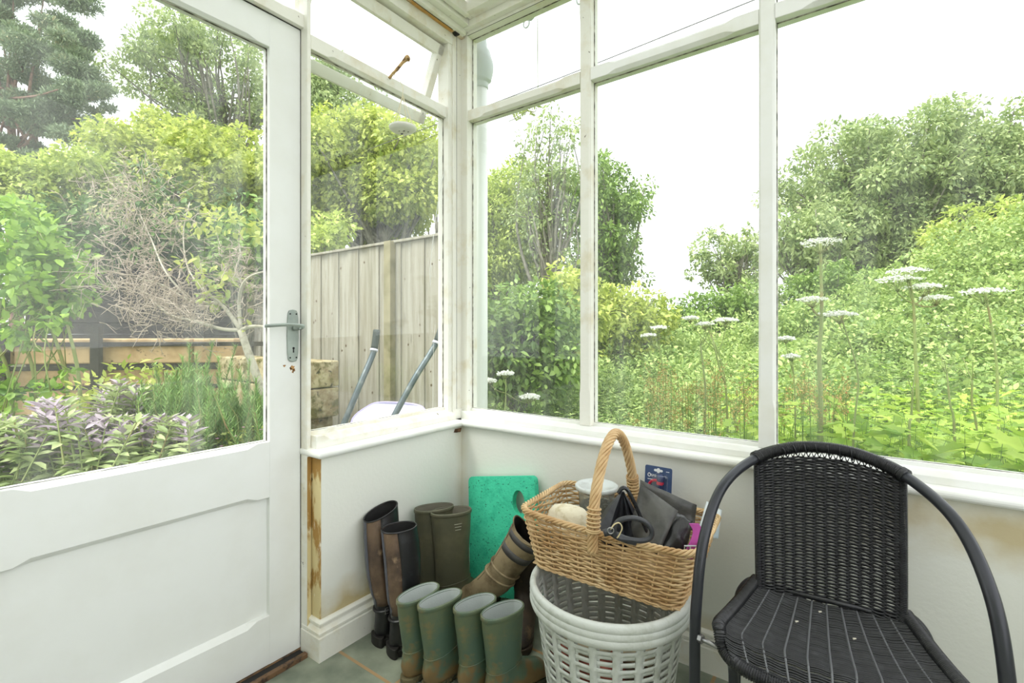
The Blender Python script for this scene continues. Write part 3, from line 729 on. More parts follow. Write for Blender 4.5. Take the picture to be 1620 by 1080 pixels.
timber = mat('dark_timber', hexc(70, 66, 58), .85, noise=(hexc(44, 42, 38), 12, .4, .7), bump=.4)  # timber of the posts; also darkens the gap strips and the reflection stand-in
o = thing('gap_strip_screen', 'dark timber posts, with dark strips put in for gaps in the sandstone wall', 'fence', (WA[0], WA[1], -.1), (0, 0, angw))
b = MB(); 
for x in (Lw - 1.95, Lw - 1.2): MB().box((x, -.09, 0), (x + .07, -.03, 1.25)).build('post', timber, o, local=True)
for z in (.60, .78, 1.0): MB().box((Lw - 2.1, -.03, z + .06), (Lw + .3, -.021, z + .10)).build('rail', timber, o, local=True, bevel=.002)  # dark strips put in for the gaps between the stone courses
SH = at(215, 524, 5.6); o = thing('reflection_shed', 'added dark shed wall standing in for a reflection in the door glass', 'shed', (SH[0], SH[1], -.1), (0, 0, angw))  # added shed, stands in for the interior's dark reflection in the glass
b = MB()
for k in range(14): b.box((-1.1, -.02 + (k % 2) * .01, k * .13), (1.6, .9, k * .13 + .125))
b.build('boarding', timber, o, local=True)
b = MB().loft([[(x, -.1, 1.82), (x, .45, 2.0), (x, 1.0, 1.82), (x, .45, 1.95)] for x in (-1.15, 1.65)]); b.build('roof', timber, o, local=True)

fence_w = mat('weathered_fence_board', hexc(172, 168, 154), .85, noise=[(hexc(146, 140, 122), 4, .4, .65), (hexc(108, 102, 86), 14, .60, .72)], bump=.4, bscale=30, stretch=(5, 5, .35))
fence_k = mat('fence_knot', hexc(96, 78, 54), .9)
FY = 1.15; FT = 1.86
o = thing('board_fence', 'weathered grey close-board fence behind the wheelbarrow', 'fence', (-.5, FY, -.1))
x = -4.5; k = 0
while x < -1.02:
    w_ = .148 + RNG.uniform(-.008, .008); dz = RNG.uniform(-.004, .004); dy = .012 * (k % 2)
    bb_ = MB().box((x, FY + dy, -.1), (x + w_ + .006, FY + dy + .016, FT + dz))
    for _ in range(RNG.integers(1, 4)):
        kx, kz, kr = x + RNG.uniform(.03, w_ - .03), RNG.uniform(.5, 1.75), RNG.uniform(.006, .011)
        MB().loft([[(kx + kr * math.cos(a), y, kz + kr * 1.25 * math.sin(a)) for a in np.linspace(0, 2 * PI, 9)[:-1]] for y in (FY + dy - .0012, FY + dy + .001)]).build('knot', fence_k, o)
    bb_.build('fence_board', fence_w, o, bevel=.002); x += w_ - .001; k += 1
for i, x in enumerate((-3.65, -1.87, -.98)):
    MB().box((x, FY - .06, -.1), (x + .085, FY + .0, FT + .015)).build('fence_post', mat('mossy_post', hexc(158, 150, 118), .9, noise=(hexc(116, 112, 76), 9, .4, .7), bump=.4) if i == 0 else MATS['mossy_post'], o, bevel=.003)
MB().box((-4.5, FY - .022, FT), (-.88, FY + .038, FT + .022)).build('fence_cap', fence_w, o, bevel=.003)
moss = mat('mossy_concrete', hexc(198, 184, 148), .95, noise=[(hexc(150, 130, 92), 7, .45, .6), (hexc(104, 98, 44), 8, .50, .60), (hexc(60, 52, 38), 20, .58, .68)], bump=.9, bscale=40)
B0 = at(540, 572, 3.95)
for k, (z0, z1, lab) in enumerate(((.66, .865, 'mossy tan concrete block on top of the pier by the fence'), (.42, .65, 'tan concrete block with a round hole below the mossy one'), (-.1, .41, 'lowest concrete block of the pier by the fence'))):
    o = MB().box((B0[0] - 1.5, B0[1] - .30 + (.02 if k == 2 else 0), z0), (B0[0] + (0.0 if k < 2 else -.08), B0[1] - .02, z1)).build('concrete_block', moss, None, bevel=.012)
    tag(o, lab, 'block', 'concrete blocks by the fence')
    if k == 1:
        hb = MB().loft([[(B0[0] - .22 + .028 * math.cos(a), y, .555 + .028 * math.sin(a)) for a in np.linspace(0, 2 * PI, 15)[:-1]] for y in (B0[1] - .302, B0[1] - .29)]).build('hole_plug', mat('hole_grey', hexc(110, 108, 100), .9)); hb.parent = o

# ---- wheelbarrow leaning up against the porch side
tube_g = mat('scuffed_grey_tube', hexc(92, 104, 110), .45, .4, noise=(hexc(140, 146, 146), 14, .5, .7))
grip = mat('dark_rubber_grip', hexc(66, 74, 72), .7)
lilac = mat('pale_lilac_plastic', hexc(226, 224, 240), .5)
wb = thing('wheelbarrow', 'lilac wheelbarrow with two grey tube handles, outside the left window', 'wheelbarrow', (-1.15, .35, -.15))
for pts in (((540, 680, 3.1), (568, 612, 3.2), (586, 570, 3.3), (592, 552, 3.33), (596, 522, 3.36)), ((617, 670, 3.1), (655, 600, 3.2), (680, 560, 3.3), (691, 540, 3.33), (700, 514, 3.36))):
    P0 = at(*pts[0]); low = P0 + (P0 - at(*pts[1])) * 1.4
    c = catmull([low] + [at(*p) for p in pts], 6); h = MB().tube(c[:-5], .020, 12).build('handle', tube_g, wb, smooth=True)
    MB().tube(c[-7:], .0235, 12).build('grip', grip, h, smooth=True)
    MB().tube(c[-8:-6], .027, 12).build('collar', lilac, h, smooth=True)
rim = [(556, 690), (560, 662), (580, 645), (600, 637), (640, 638), (665, 643), (672, 655), (676, 690)]
rimw = [at(x, y, 3.3 + (690 - y) * .010) for x, y in rim]
cen = np.mean(rimw, 0); rimc = catmull(rimw, 4)
b = MB(); rings = []
for s, dz in ((1.04, 0), (1.0, .0), (.97, .012), (.80, .05), (.70, .06)):
    rings.append([cen + (p - cen) * s + FWD * dz for p in rimc])
b.loft(rings, closed=False, caps=False); b.add([p for p in rings[-1]], [tuple(range(len(rimc)))])
b.build('tray', lilac, wb, smooth=True, solid=.004)
MB().tube([cen + (p - cen) * 1.03 for p in rimc], .008, 8).build('rim', mat('violet_plastic', hexc(178, 170, 214), .5), wb, smooth=True)
axc = at(600, 800, 3.0)
b = MB(); b.loft([[axc + RGT * u + FWD * .17 * math.cos(a) * s + UPV * .17 * math.sin(a) * s for a in np.linspace(0, 2 * PI, 25)[:-1]] for u, s in ((-.035, .8), (-.03, 1), (.03, 1), (.035, .8))]); b.build('wheel', black_gap, wb)

# ---- gutter, clips, downpipe and cable outside the long window
pvc = mat('grey_white_pvc', hexc(200, 208, 208), .4)
gt = thing('gutter', 'pale plastic eaves gutter outside above the long window', 'gutter', (.5, .22, 2.58))
b = MB(); b.loft([[(x, .22 + .055 * math.cos(a), 2.645 + .055 * math.sin(a)) for a in np.linspace(-PI, 0, 12)] for x in (-.1, 2.9)], closed=False, caps=False); b.build('channel', pvc, gt, smooth=True, solid=.003)
for px_, s in ((838, 1), (955, 1.25)):
    p = at(px_, 30, 2.26); x = p[0]
    q = MB(); q.tube(catmull([(x, .20, 2.6), (x - .012, .20, 2.57), (x + .012, .20, 2.545), (x + .03, .2, 2.57), (x + .05, .2, 2.6)], 5), .018 * s, 8); q.tube(catmull([(x - .03, .20, 2.60), (x - .01, .2, 2.575), (x + .04, .2, 2.57), (x + .065, .2, 2.60)], 4), .026 * s, 9); q.build('bracket', pvc, gt, smooth=True)
    c = [(x - .008 + .016 * math.cos(a), .20, 2.522 + .02 * math.sin(a)) for a in np.linspace(0, 2 * PI, 17)[:-1]]; MB().tube(c, .0035, 6, loop=True).build('clip', pvc, gt, smooth=True)
dp = thing('downpipe', 'pale downpipe with a swollen elbow outside the corner post', 'pipe', (-.05, .2, -.1))
MB().tube([(-.05, .2, -.1), (-.05, .2, 2.3)], .033, 16).build('pipe', mat('white_pvc', hexc(236, 240, 236), .4), dp, smooth=True)
MB().tube(catmull([(-.05, .2, 2.30), (-.045, .2, 2.34), (-.03, .2, 2.40), (-.05, .2, 2.47), (-.07, .2, 2.6)], 5), [.036] * 5 + [.047] * 11 + [.036] * 5, 14).build('elbow', pvc, dp, smooth=True)
cable = mat('thin_black_cable', hexc(90, 90, 88), .6)
o = MB().tube(catmull([(-1.2, .42, 2.32), (.0, .42, 2.34), (.8, .42, 2.37), (1.8, .42, 2.42), (3, .42, 2.5)], 6), .0022, 5).build('cable', cable); tag(o, 'thin slack cable crossing outside just below the transoms', 'cable', 'cables outside the long window')
o = MB().tube(catmull([(-.6, .30, 2.19), (.2, .30, 2.245), (.9, .30, 2.26), (2.8, .30, 2.31)], 6), .0016, 5).build('cable', cable); tag(o, 'second thinner cable meeting the slack one beside the corner post', 'cable', 'cables outside the long window')
# drooping sprig of yellow leaves under the first transom
c0 = at(850, 165, 2.28); o = thing('leaf_sprig', 'small yellow-green sprig hanging below the first transom', 'plant', tuple(c0))
q = MB(); q.tube(catmull([at(850, 165, 2.28) + [0, 0, .4], at(850, 165, 2.28), at(835, 175, 2.28), at(818, 186, 2.28), at(805, 192, 2.28)], 4), .002, 4); q.build('stem', stem_g, o)
C, A, N, L_ = crown_leaves([(at(822, 180, 2.28), (.04, .04, .018)), (at(845, 168, 2.28), (.017, .017, .012)), (at(836, 176, 2.28), (.025, .025, .016))], 9000, .022, .6, .1, .1); leaves('foliage', C, A, N, L_, .6, lf_lime2, o, 'lobed')

# ---- trees and shrubs beyond the long window
tree('ash_tree', 'slender tree with a visible trunk and loose leaves beside the corner post', 865, 320, 8.5, 66, 175, 90, 560, .08, lf_ash, bark, .45, r0=.09, rr=.26, base=tuple(at(862, 524, 8.5))[:2] + (-.1,))
tree('willow_tree', 'pale green tree filling the middle of the narrow light by the corner', 800, 375, 13, 82, 130, 110, 620, .12, lf_lime2, bark, .4, r0=.15, rr=.34)
tree('hazel_shrub', 'dense dark-green leafy shrub at the bottom of the narrow light', 835, 545, 4.3, 110, 100, 90, 1300, .06, lf_mid, bark, .55, r0=.05, rr=.3, cat='shrub', shape='oval')
tree('hazel_shrub', 'brighter green shrub behind the first mullion', 905, 500, 5.0, 66, 95, 50, 1200, .065, lf_bright, bark, .55, r0=.05, rr=.36, cat='shrub', shape='oval')
tree('oak_tree', 'dark green tree sloping down into the open sky, right of the first mullion', 955, 350, 12, 92, 145, 120, 560, .11, lf_mid, bark, .5, r0=.16, rr=.2)
tree('field_maple', 'rounded bright shrub under the dark sloping tree', 985, 510, 7, 80, 72, 60, 1100, .075, lf_bright, bark, .55, r0=.07, rr=.34, cat='shrub', shape='lobed')
tree('ash_tree', 'small distant tree with sky showing through, left of the second mullion', 1165, 415, 22, 78, 60, 60, 240, .2, lf_ash, bark, .5, r0=.13, rr=.2)
for i, (px_, py_, rx, ry, t, m, lab) in enumerate(((1060, 520, 60, 50, 10, lf_mid, 'low green bush at the lowest dip of the skyline'), (1140, 500, 70, 55, 11, lf_mid, 'green bush below the small distant tree'), (1215, 500, 70, 60, 12, lf_ash, 'greyish bush behind the second mullion'))):
    tree('garden_shrub', lab, px_, py_, t, rx, ry, 34, 520, .12, m, bark, .5, r0=.06, rr=.38, cat='shrub', group='bushes along the far hedge line')
tree('ash_tree', 'broad pale ash tree towering behind the last light of the long window', 1400, 325, 15, 182, 165, 230, 420, .14, lf_ash, bark, .45, r0=.2, rr=.15)
tree('ash_tree', 'second pale ash crown running off the right edge of the picture', 1580, 275, 14, 135, 120, 150, 420, .14, lf_ash, bark, .45, r0=.2, rr=.18)
tree('ash_tree', 'dense lower ash beside the second mullion', 1275, 400, 13, 78, 85, 70, 320, .14, lf_ash, bark, .45, r0=.15, rr=.22)
tree('garden_shrub', 'rounded green bush between the tallest umbel and the big ash', 1335, 465, 10.5, 75, 62, 50, 700, .10, lf_mid, bark, .5, r0=.06, rr=.34, cat='shrub')
tree('field_maple', 'lime-green bushy tree at the upper right above the bramble bank', 1600, 400, 8.5, 130, 90, 80, 900, .09, lf_lime2, bark, .55, r0=.12, rr=.32, shape='lobed')

def bank(name, label, xs, topf, t0, t1, dens, size, m, shape='oval', seed=0, wr=.55, cat='hedge'):
    """a sloping bank of leaves: for each sight column the crest follows topf(px); leaves fill forward and down from it"""
    Cs, As, Ns, Ls = [], [], [], []
    bl = []
    for x in np.arange(xs[0], xs[1], 26):
        for j, tt in enumerate(np.linspace(t1, t0, 7)):
            f_ = j / 6; y = topf(x) * (1 - f_) + 625 * f_ + RNG.normal(0, 13)
            p = at(x + RNG.normal(0, 10), y, tt); r = RNG.uniform(.16, .40) * tt / 5; bl.append((p - [0, 0, r * .5], (r, r, r * .8)))
    c = at((xs[0] + xs[1]) / 2, 560, (t0 + t1) / 2); o = thing(name, label, cat, (c[0], c[1], -.1))
    C, A, N, L_ = crown_leaves(bl, dens, size, wr, .25, .45); leaves('foliage', C, A, N, L_, wr, m, o, shape)
    q = MB()
    for p, r in bl[::5]: q.tube(np.array([(p[0], p[1], -.1), p + rnd(1, .05)[0]]), [.012, .004], 5)
    q.build('stem', stem_w, o)
    return o
bank('bramble_hedge', 'pale green bramble bank rising to the right behind the tall umbels', (1230, 1690), lambda x: 505 - 150 * min(1, max(0, (x - 1290) / 330)) ** .8, 4.2, 7.5, 1500, .058, lf_hedge)
bank('bramble_hedge', 'low pale bank of shrubs across the middle light', (930, 1240), lambda x: 520, 4.8, 8.5, 1300, .058, lf_hedge)

# ---- undergrowth: nettles and ground elder, uncountable
def weeds(name, label, n, area, hf, size, m, shape='lobed', wr=.62, pairs=6):
    Cs, As, Ns, Ls = [], [], [], []; q = MB()
    k = 0
    while k < n:
        x, y = RNG.uniform(area[0], area[1]), RNG.uniform(area[2], area[3]); k += 1
        h = hf(x, y) * RNG.uniform(.62, 1.12); top = np.array([x + RNG.normal(0, .12), y + RNG.normal(0, .12), h]); s = np.array([x, y, -.15])
        q.tube(np.array([s, top]), [.0025, .001], 3); sz = RNG.uniform(.6, 1.35)
        for j in range(pairs):
            u = 1 - j * .085 - RNG.uniform(0, .06); p = s + (top - s) * u; a0 = RNG.uniform(0, PI)
            for sg in (0, 1, .5):
                a = a0 + sg * PI; Cs.append(p + np.array([math.cos(a), math.sin(a), RNG.normal(0, .3)]) * RNG.uniform(.2, 1) * .028 * j); As.append((math.cos(a), math.sin(a), .3 - .1 * j + RNG.normal(0, .3)))
                Ns.append((RNG.normal(0, .4), RNG.normal(0, .4), 1)); Ls.append(size * sz * RNG.uniform(.6, 1.2) * (.6 + .16 * min(j, 3)))
    o = thing(name, label, 'undergrowth', ((area[0] + area[1]) / 2, (area[2] + area[3]) / 2, -.15), kind='stuff')
    leaves('foliage', np.array(Cs), As, Ns, Ls, wr, m, o, shape).__setitem__('kind', 'stuff')
    q.build('stem', stem_w, o)['kind'] = 'stuff'
    return o
weeds('nettle_undergrowth', 'bright green nettles and ground elder right outside the last light', 850, (.7, 4.2, .75, 3.6), lambda x, y: .46 + .07 * y + .10 * math.sin(3.1 * x + 1.7 * y) * math.sin(2.3 * y - 1.1 * x), .078, lf_weed)
weeds('weed_undergrowth', 'tangled pale green weeds outside the middle light', 1300, (-1.2, 1.3, .9, 4.6), lambda x, y: .36 + .09 * y, .05, lf_hedge, 'lance', .4, 8)
weeds('weed_undergrowth', 'short green weeds along the foot of the long window', 800, (-.1, 3.2, .62, 1.1), lambda x, y: .44 + .12 * y, .04, lf_hedge, 'oval', .5, 7)
weeds('weed_undergrowth', 'darker weeds filling the ground below the hazel', 700, (-2.6, .1, 1.4, 4.6), lambda x, y: .30 + .07 * y, .06, lf_mid, 'oval', .5, 7)
weeds('weed_undergrowth', 'green weeds on the ground behind the herbs', 900, (-3.4, -.75, -3.0, .0), lambda x, y: .38, .05, lf_mid, 'oval', .5, 7)
weeds('dock_leaves', 'large bright leaves close under the last light of the window', 170, (1.0, 2.6, .6, 1.6), lambda x, y: .66 + .05 * y, .13, lf_weed, 'lobed', .6, 4)
weeds('grey_green_undergrowth', 'darker clump of nettles beside the tall umbels', 420, (1.1, 4.6, 2.6, 5.2), lambda x, y: .45 + .09 * y, .08, lf_mid, 'lobed', .6, 6)
# sorrel: rusty seed spikes
o = thing('sorrel_plant', 'rusty seeded dock and sorrel stalks among the weeds outside the middle light', 'undergrowth', (.7, 1.2, -.15), kind='stuff')
Cs, As = [], []; q = MB()
for _ in range(80):
    x = RNG.uniform(1010, 1200) if RNG.random() < .7 else RNG.uniform(1235, 1340); p = at(x, RNG.uniform(580, 660), RNG.uniform(2.2, 3.0)); s = np.array([p[0] + RNG.normal(0, .03), p[1], -.15]); q.tube(np.array([s, p]), .0015, 3)
    for b_ in range(5):
        k0 = p + (s - p) * RNG.uniform(.02, .16); k1 = k0 + np.array([RNG.normal(0, .045), RNG.normal(0, .045), RNG.uniform(.03, .10)]); q.tube(np.array([k0, k1]), .0008, 3)
        for j in range(14): Cs.append(k0 + (k1 - k0) * RNG.uniform(.1, 1) + rnd(1, .004)[0]); As.append(sph(1)[0])
q.build('stem', stem_w, o)['kind'] = 'stuff'
leaves('seed_head', np.array(Cs), As, np.tile([0, 0, 1.], (len(Cs), 1)) + rnd(len(Cs), .5), RNG.uniform(.006, .014, len(Cs)), .7, lf_rust, o, 'diamond')['kind'] = 'stuff'

# ---- hogweed and cow parsley: every umbel plant is a thing
def umbel(label, stemp, top, heads, r0=.008, hr=.05, D_=2.8):
    """stemp pixel path of the main stem, heads [(px,py,radius px)]"""
    P0 = at(*stemp[0], D_); o = thing('cow_parsley', label, 'plant', (P0[0], P0[1], -.15), group='white-flowered umbels in the weeds')
    pts = [(P0[0], P0[1], -.15)] + [at(*p, D_) for p in stemp]; c = catmull(pts, 5); q = MB(); q.tube(c, np.linspace(r0, r0 * .5, len(c)), 7)
    fl = []
    for (hx, hy, hr_) in heads:
        fl = []; h = at(hx, hy, D_); R_h = hr_ * D_ / FOC; s = c[-1 - int(len(c) * .25)] if (hx, hy) != tuple(stemp[-1]) else c[-1]
        j = h - np.array([0, 0, R_h * .9]); q.tube(catmull([s, (s + j) / 2 + [0, 0, -.01], j], 4), r0 * .4, 5)
        for k in range(16):
            a = k * 2.4; rr = R_h * math.sqrt((k + .5) / 16); e = h + np.array([math.cos(a) * rr, math.sin(a) * rr, -rr * rr / R_h * .25]); q.tube(np.array([j, e]), .0012, 3)
            for _ in range(16): fl.append(e + np.array([RNG.normal(0, R_h * .12), RNG.normal(0, R_h * .12), RNG.normal(0, .003)]))
        fl = np.array(fl); leaves('flower_head', fl, np.stack([np.cos(np.arange(len(fl)) * 2.1), np.sin(np.arange(len(fl)) * 2.1), np.zeros(len(fl))], 1), rnd(len(fl)) + [0, -.3, .6], np.full(len(fl), .012), .9, lf_white, o, 'oval', fold=.2)
    q.build('stem', stem_g, o, smooth=True)
umbel('tallest cow parsley, white umbel high beside the second mullion', [(1298, 640), (1296, 560), (1300, 500), (1298, 385)], None, [(1298, 378, 28), (1285, 470, 20)], .013, D_=2.4)
umbel('cow parsley with several umbels in the middle of the last light', [(1452, 640), (1448, 560), (1445, 480), (1436, 430)], None, [(1436, 424, 26), (1420, 437, 28), (1460, 449, 24), (1480, 468, 18)], .010, D_=2.6)
umbel('cow parsley with one flat umbel nearest the right edge', [(1578, 640), (1575, 560), (1562, 480), (1556, 458)], None, [(1556, 456, 28)], .008, D_=2.6)
umbel('thin dark-stemmed cow parsley with a small umbel right of the tallest one', [(1350, 700), (1358, 600), (1340, 530), (1330, 500)], None, [(1328, 493, 22)], .005, D_=2.2)
umbel('short cow parsley with two umbels touching the second mullion', [(1258, 650), (1256, 600), (1254, 570)], None, [(1252, 561, 12), (1243, 533, 12)], .005, D_=2.6)
umbel('cow parsley with three umbels left of the second mullion', [(1150, 640), (1140, 570), (1120, 520)], None, [(1115, 510, 13), (1148, 503, 18), (1092, 501, 11)], .006, D_=2.9)
umbel('cow parsley with two white umbels low beside the bright shrub', [(1050, 620), (1045, 560), (1035, 530)], None, [(1027, 528, 11), (1043, 516, 12)], .005, D_=3.2)
umbel('cow parsley with white umbels at the foot of the narrow light', [(798, 680), (800, 630), (800, 592)], None, [(800, 588, 13), (776, 600, 10), (838, 624, 16)], .005, D_=2.6)
for (x0, y0, x1, y1, t, lab) in ((1115, 690, 1108, 545, 2.4, 'thick green hogweed stalk in the middle light'), (1150, 640, 1128, 540, 2.6, 'thin leaning hogweed stalk beside the thick one'), (1510, 690, 1498, 590, 2.3, 'bare grey stalk in the last light'), (1545, 690, 1538, 600, 2.3, 'forked green stalk left of the right-hand umbel'), (1438, 700, 1444, 615, 2.1, 'pale green stalk clump below the many-headed umbel')):
    p0, p1 = at(x0, y0, t), at(x1, y1, t); o = thing('hogweed_stalk', lab, 'plant', (p0[0], p0[1], -.15), group='bare stalks in the weeds')
    q = MB(); c = catmull([(p0[0], p0[1], -.15), p0, (p0 + p1) / 2 + rnd(1, .01)[0], p1], 5); q.tube(c, np.linspace(.007, .004, len(c)), 6); q.build('stalk', stem_g, o, smooth=True)
    q = MB()
    for k in range(4): e = p1 + np.array([RNG.normal(0, .04), RNG.normal(0, .04), RNG.uniform(.03, .1)]); q.tube(catmull([p1, (p1 + e) / 2 + [0, 0, -.01], e], 3), .002, 4)
    q.build('side_shoot', stem_g, o)

# ------------------------------------------------------------------ things in the porch
def ellipse_ring(c, ax, ay, u, v, n=20, sq=2.0):
    out = []
    for k in range(n):
        a = 2 * PI * k / n; ca, sa = math.cos(a), math.sin(a)
        out.append(np.array(c) + np.array(u) * ax * np.sign(ca) * abs(ca) ** (2 / sq) + np.array(v) * ay * np.sign(sa) * abs(sa) ** (2 / sq))
    return out
def interp_prof(prof, n):
    """prof rows (fx,fz,bx,bz,w): smooth resample"""
    P = np.array(prof, float); return catmull(P, n)
def boot_rings(prof, n=4, seg=26, sq=2.2):
    R = []
    for fx, fz, bx, bz, w in interp_prof(prof, n):
        f = np.array([fx, 0, fz]); k = np.array([bx, 0, bz]); c = (f + k) / 2; u = (f - k) / 2
        l = np.linalg.norm(u); R.append(ellipse_ring(c, l, w, u / (l + 1e-9), (0, 1, 0), seg, sq))
    return R
def sole_mesh(outline, z0, z1, n=1):
    return MB().loft([[(x, y, z0 + .004 * 0) for x, y in outline], [(x, y, z1) for x, y in outline]])
def foot_outline(x0, x1, wf, wh, n=36):
    """closed outline of a sole from heel x0 to toe x1"""
    up = []
    L_ = x1 - x0
    for k in range(n + 1):
        u = k / n; x = x0 + L_ * (1 - math.cos(PI * u)) / 2; t = (x - x0) / L_
        w = (wh + (wf - wh) * min(1, max(0, (t - .25) / .4))) - (.010 * math.exp(-((t - .42) / .13) ** 2))
        e = math.sqrt(max(0, 1 - max(0, (abs(2 * t - 1) - .62) / .38) ** 2)); up.append((x, w * e))
    return up + [(x, -y) for x, y in up[-2:0:-1]]

rub_green = mat('green_wellington_rubber', hexc(74, 96, 80), .42, noise=[(hexc(96, 104, 74), 9, .42, .66), (hexc(128, 110, 70), 16, .56, .72)], bump=.08, bscale=60, coat=.15)
rub_olive = mat('olive_wellington_rubber', hexc(84, 84, 66), .5, noise=[(hexc(104, 100, 76), 8, .45, .7)], bump=.08)
add_mud(rub_green, .16, hexc(112, 92, 58)); add_mud(rub_olive, .12, hexc(84, 70, 48))
rub_mud = mat('muddy_rubber', hexc(96, 88, 60), .75, noise=[(hexc(60, 66, 50), 20, .45, .6), (hexc(146, 122, 78), 26, .56, .68)], bump=.3)
lin_grey = mat('pale_grey_lining', hexc(186, 192, 190), .8, bump=.15, bscale=250)
lin_brown = mat('grey_brown_lining', hexc(122, 118, 104), .8, bump=.1)
def wellington(label, x, y, ang, H, foot, m, lining, wtop=(.077, .038), heavy=1.0, lean=(0, 0), group=None):
    o = thing('wellington_boot', label, 'boot', (x, y, 0), (lean[0], lean[1], ang), group)
    a, w = wtop; s = foot / .24; f0 = -.062 * s; f1 = f0 + foot
    prof = [(a, H, -a, H, w), (a, H - .006, -a, H - .006, w), (a * .97, H * .82, -a * .95, H * .82, w * .99), (a * .90, H * .5 + .03, -a * .84, H * .5 + .03, w * .97),
            (.068 * s, .112 * s + .006, -.056 * s, .098 * s, w * .95), (.080 * s, .098 * s, -.061 * s, .07 * s, w * .95),
            (.100 * s, .088 * s, -.064 * s, .045 * s, w * .96), (.128 * s, .078 * s, -.046 * s, .014, w * 1.0),
            (.150 * s, .069 * s, .02, .012, .040 * s), (f1 - .012, .054 * s, .09 * s, .012, .042 * s), (f1 - .002, .034 * s, .135 * s, .012, .036 * s), (f1 - .004, .020, .158 * s, .012, .024 * s)]
    b = MB().loft(boot_rings(prof, 4), caps=False)
    k = len(b.v) - 26; b.f.append(tuple(range(k, k + 26)))
    b.build('boot_shaft', m, o, smooth=True, local=True, subsurf=1)
    # rim band and lining
    b = MB(); rr = [ellipse_ring((0, 0, z), a + d, w + d, (1, 0, 0), (0, 1, 0), 40, 2.2) for z, d in ((H - .012, .001), (H - .010, .0025), (H, .0025), (H + .002, .001), (H + .002, -.0025), (H - .004, -.004))]
    b.loft(rr, caps=False); b.build('rim_band', m, o, smooth=True, local=True)
    b = MB(); rr = [ellipse_ring((0, 0, H * k_ + .002), a * q - .0035, w * q2 - .0035, (1, 0, 0), (0, 1, 0), 40, 2.2) for k_, q, q2 in ((1, 1, 1), (.8, .95, .97), (.62, .88, .93))]
    b.loft(rr, caps=False); b.add(rr[-1], [tuple(range(40))]); b.build('lining', lining, o, smooth=True, local=True)
    ol = foot_outline(f0 - .004, f1 + .004, .042 * s, .033 * s)
    b = MB().loft([[(x_, y_, z) for x_, y_ in ol] for z in (.004, .02)]); 
    for j in range(7):
        xx = f0 + .016 + j * (foot - .03) / 6.4; b.box((xx, -.028 * s, 0), (xx + .012, .028 * s, .006))
    b.build('sole', rub_mud, o, local=True, bevel=.002)
    # moulded seam line round the ankle and front ridge
    c = [np.array(p) for p in boot_rings([prof[3], prof[4], prof[5]], 4)[4]]; cc = np.mean(c, 0)
    MB().tube([(p - cc) * 1.012 + cc for p in c], .0016, 5, loop=True).build('ankle_seam', m, o, smooth=True, local=True)
    return o
ang1 = math.radians(83); ang2 = math.radians(72)
W_ = 'green wellington boots with pale lining in the front row'
wellington('green wellington of the left front pair, nearer the wall and riding boots', .327, -.572, ang1 + .03, .262, .235, rub_green, lin_grey, group=W_)
wellington('green wellington of the left front pair, the right one of that pair', .408, -.556, ang1 - .06, .262, .235, rub_green, lin_grey, group=W_)
wellington('muddy green wellington of the right front pair, its left boot', .512, -.510, ang2 + .03, .262, .225, rub_green, lin_grey, (.072, .039), group=W_)
wellington('muddy green wellington beside the laundry baskets, rightmost boot', .604, -.490, ang2 + .0, .262, .225, rub_green, lin_grey, (.072, .039), group=W_)
o2 = wellington('olive wellington in the corner, the one standing nearer the left wall', .087, -.262, math.radians(58), .395, .27, rub_olive, lin_brown, (.078, .042), group='olive wellingtons in the corner')
o3 = wellington('olive wellington in the corner with three raised bars near its top', .163, -.243, math.radians(55), .392, .27, rub_olive, lin_brown, (.08, .044), group='olive wellingtons in the corner')
bars = mat('worn_raised_bar', hexc(160, 158, 140), .6)
b = MB()
for k in range(3):
    w_ = .016 - k * .002; z = .352 - k * .011; b.add(*(lambda q: (q.v, q.f))(MB().tube([(.018 + w_ * math.sin(t) , -.0445 * math.sqrt(max(0, 1 - ((.018 + w_ * math.sin(t)) / .078) ** 2.2)), z) for t in np.linspace(-1.2, 1.2, 7)], .0013, 5)))
b.build('raised_bars', bars, o3, local=True)['kind'] = 'stuff'

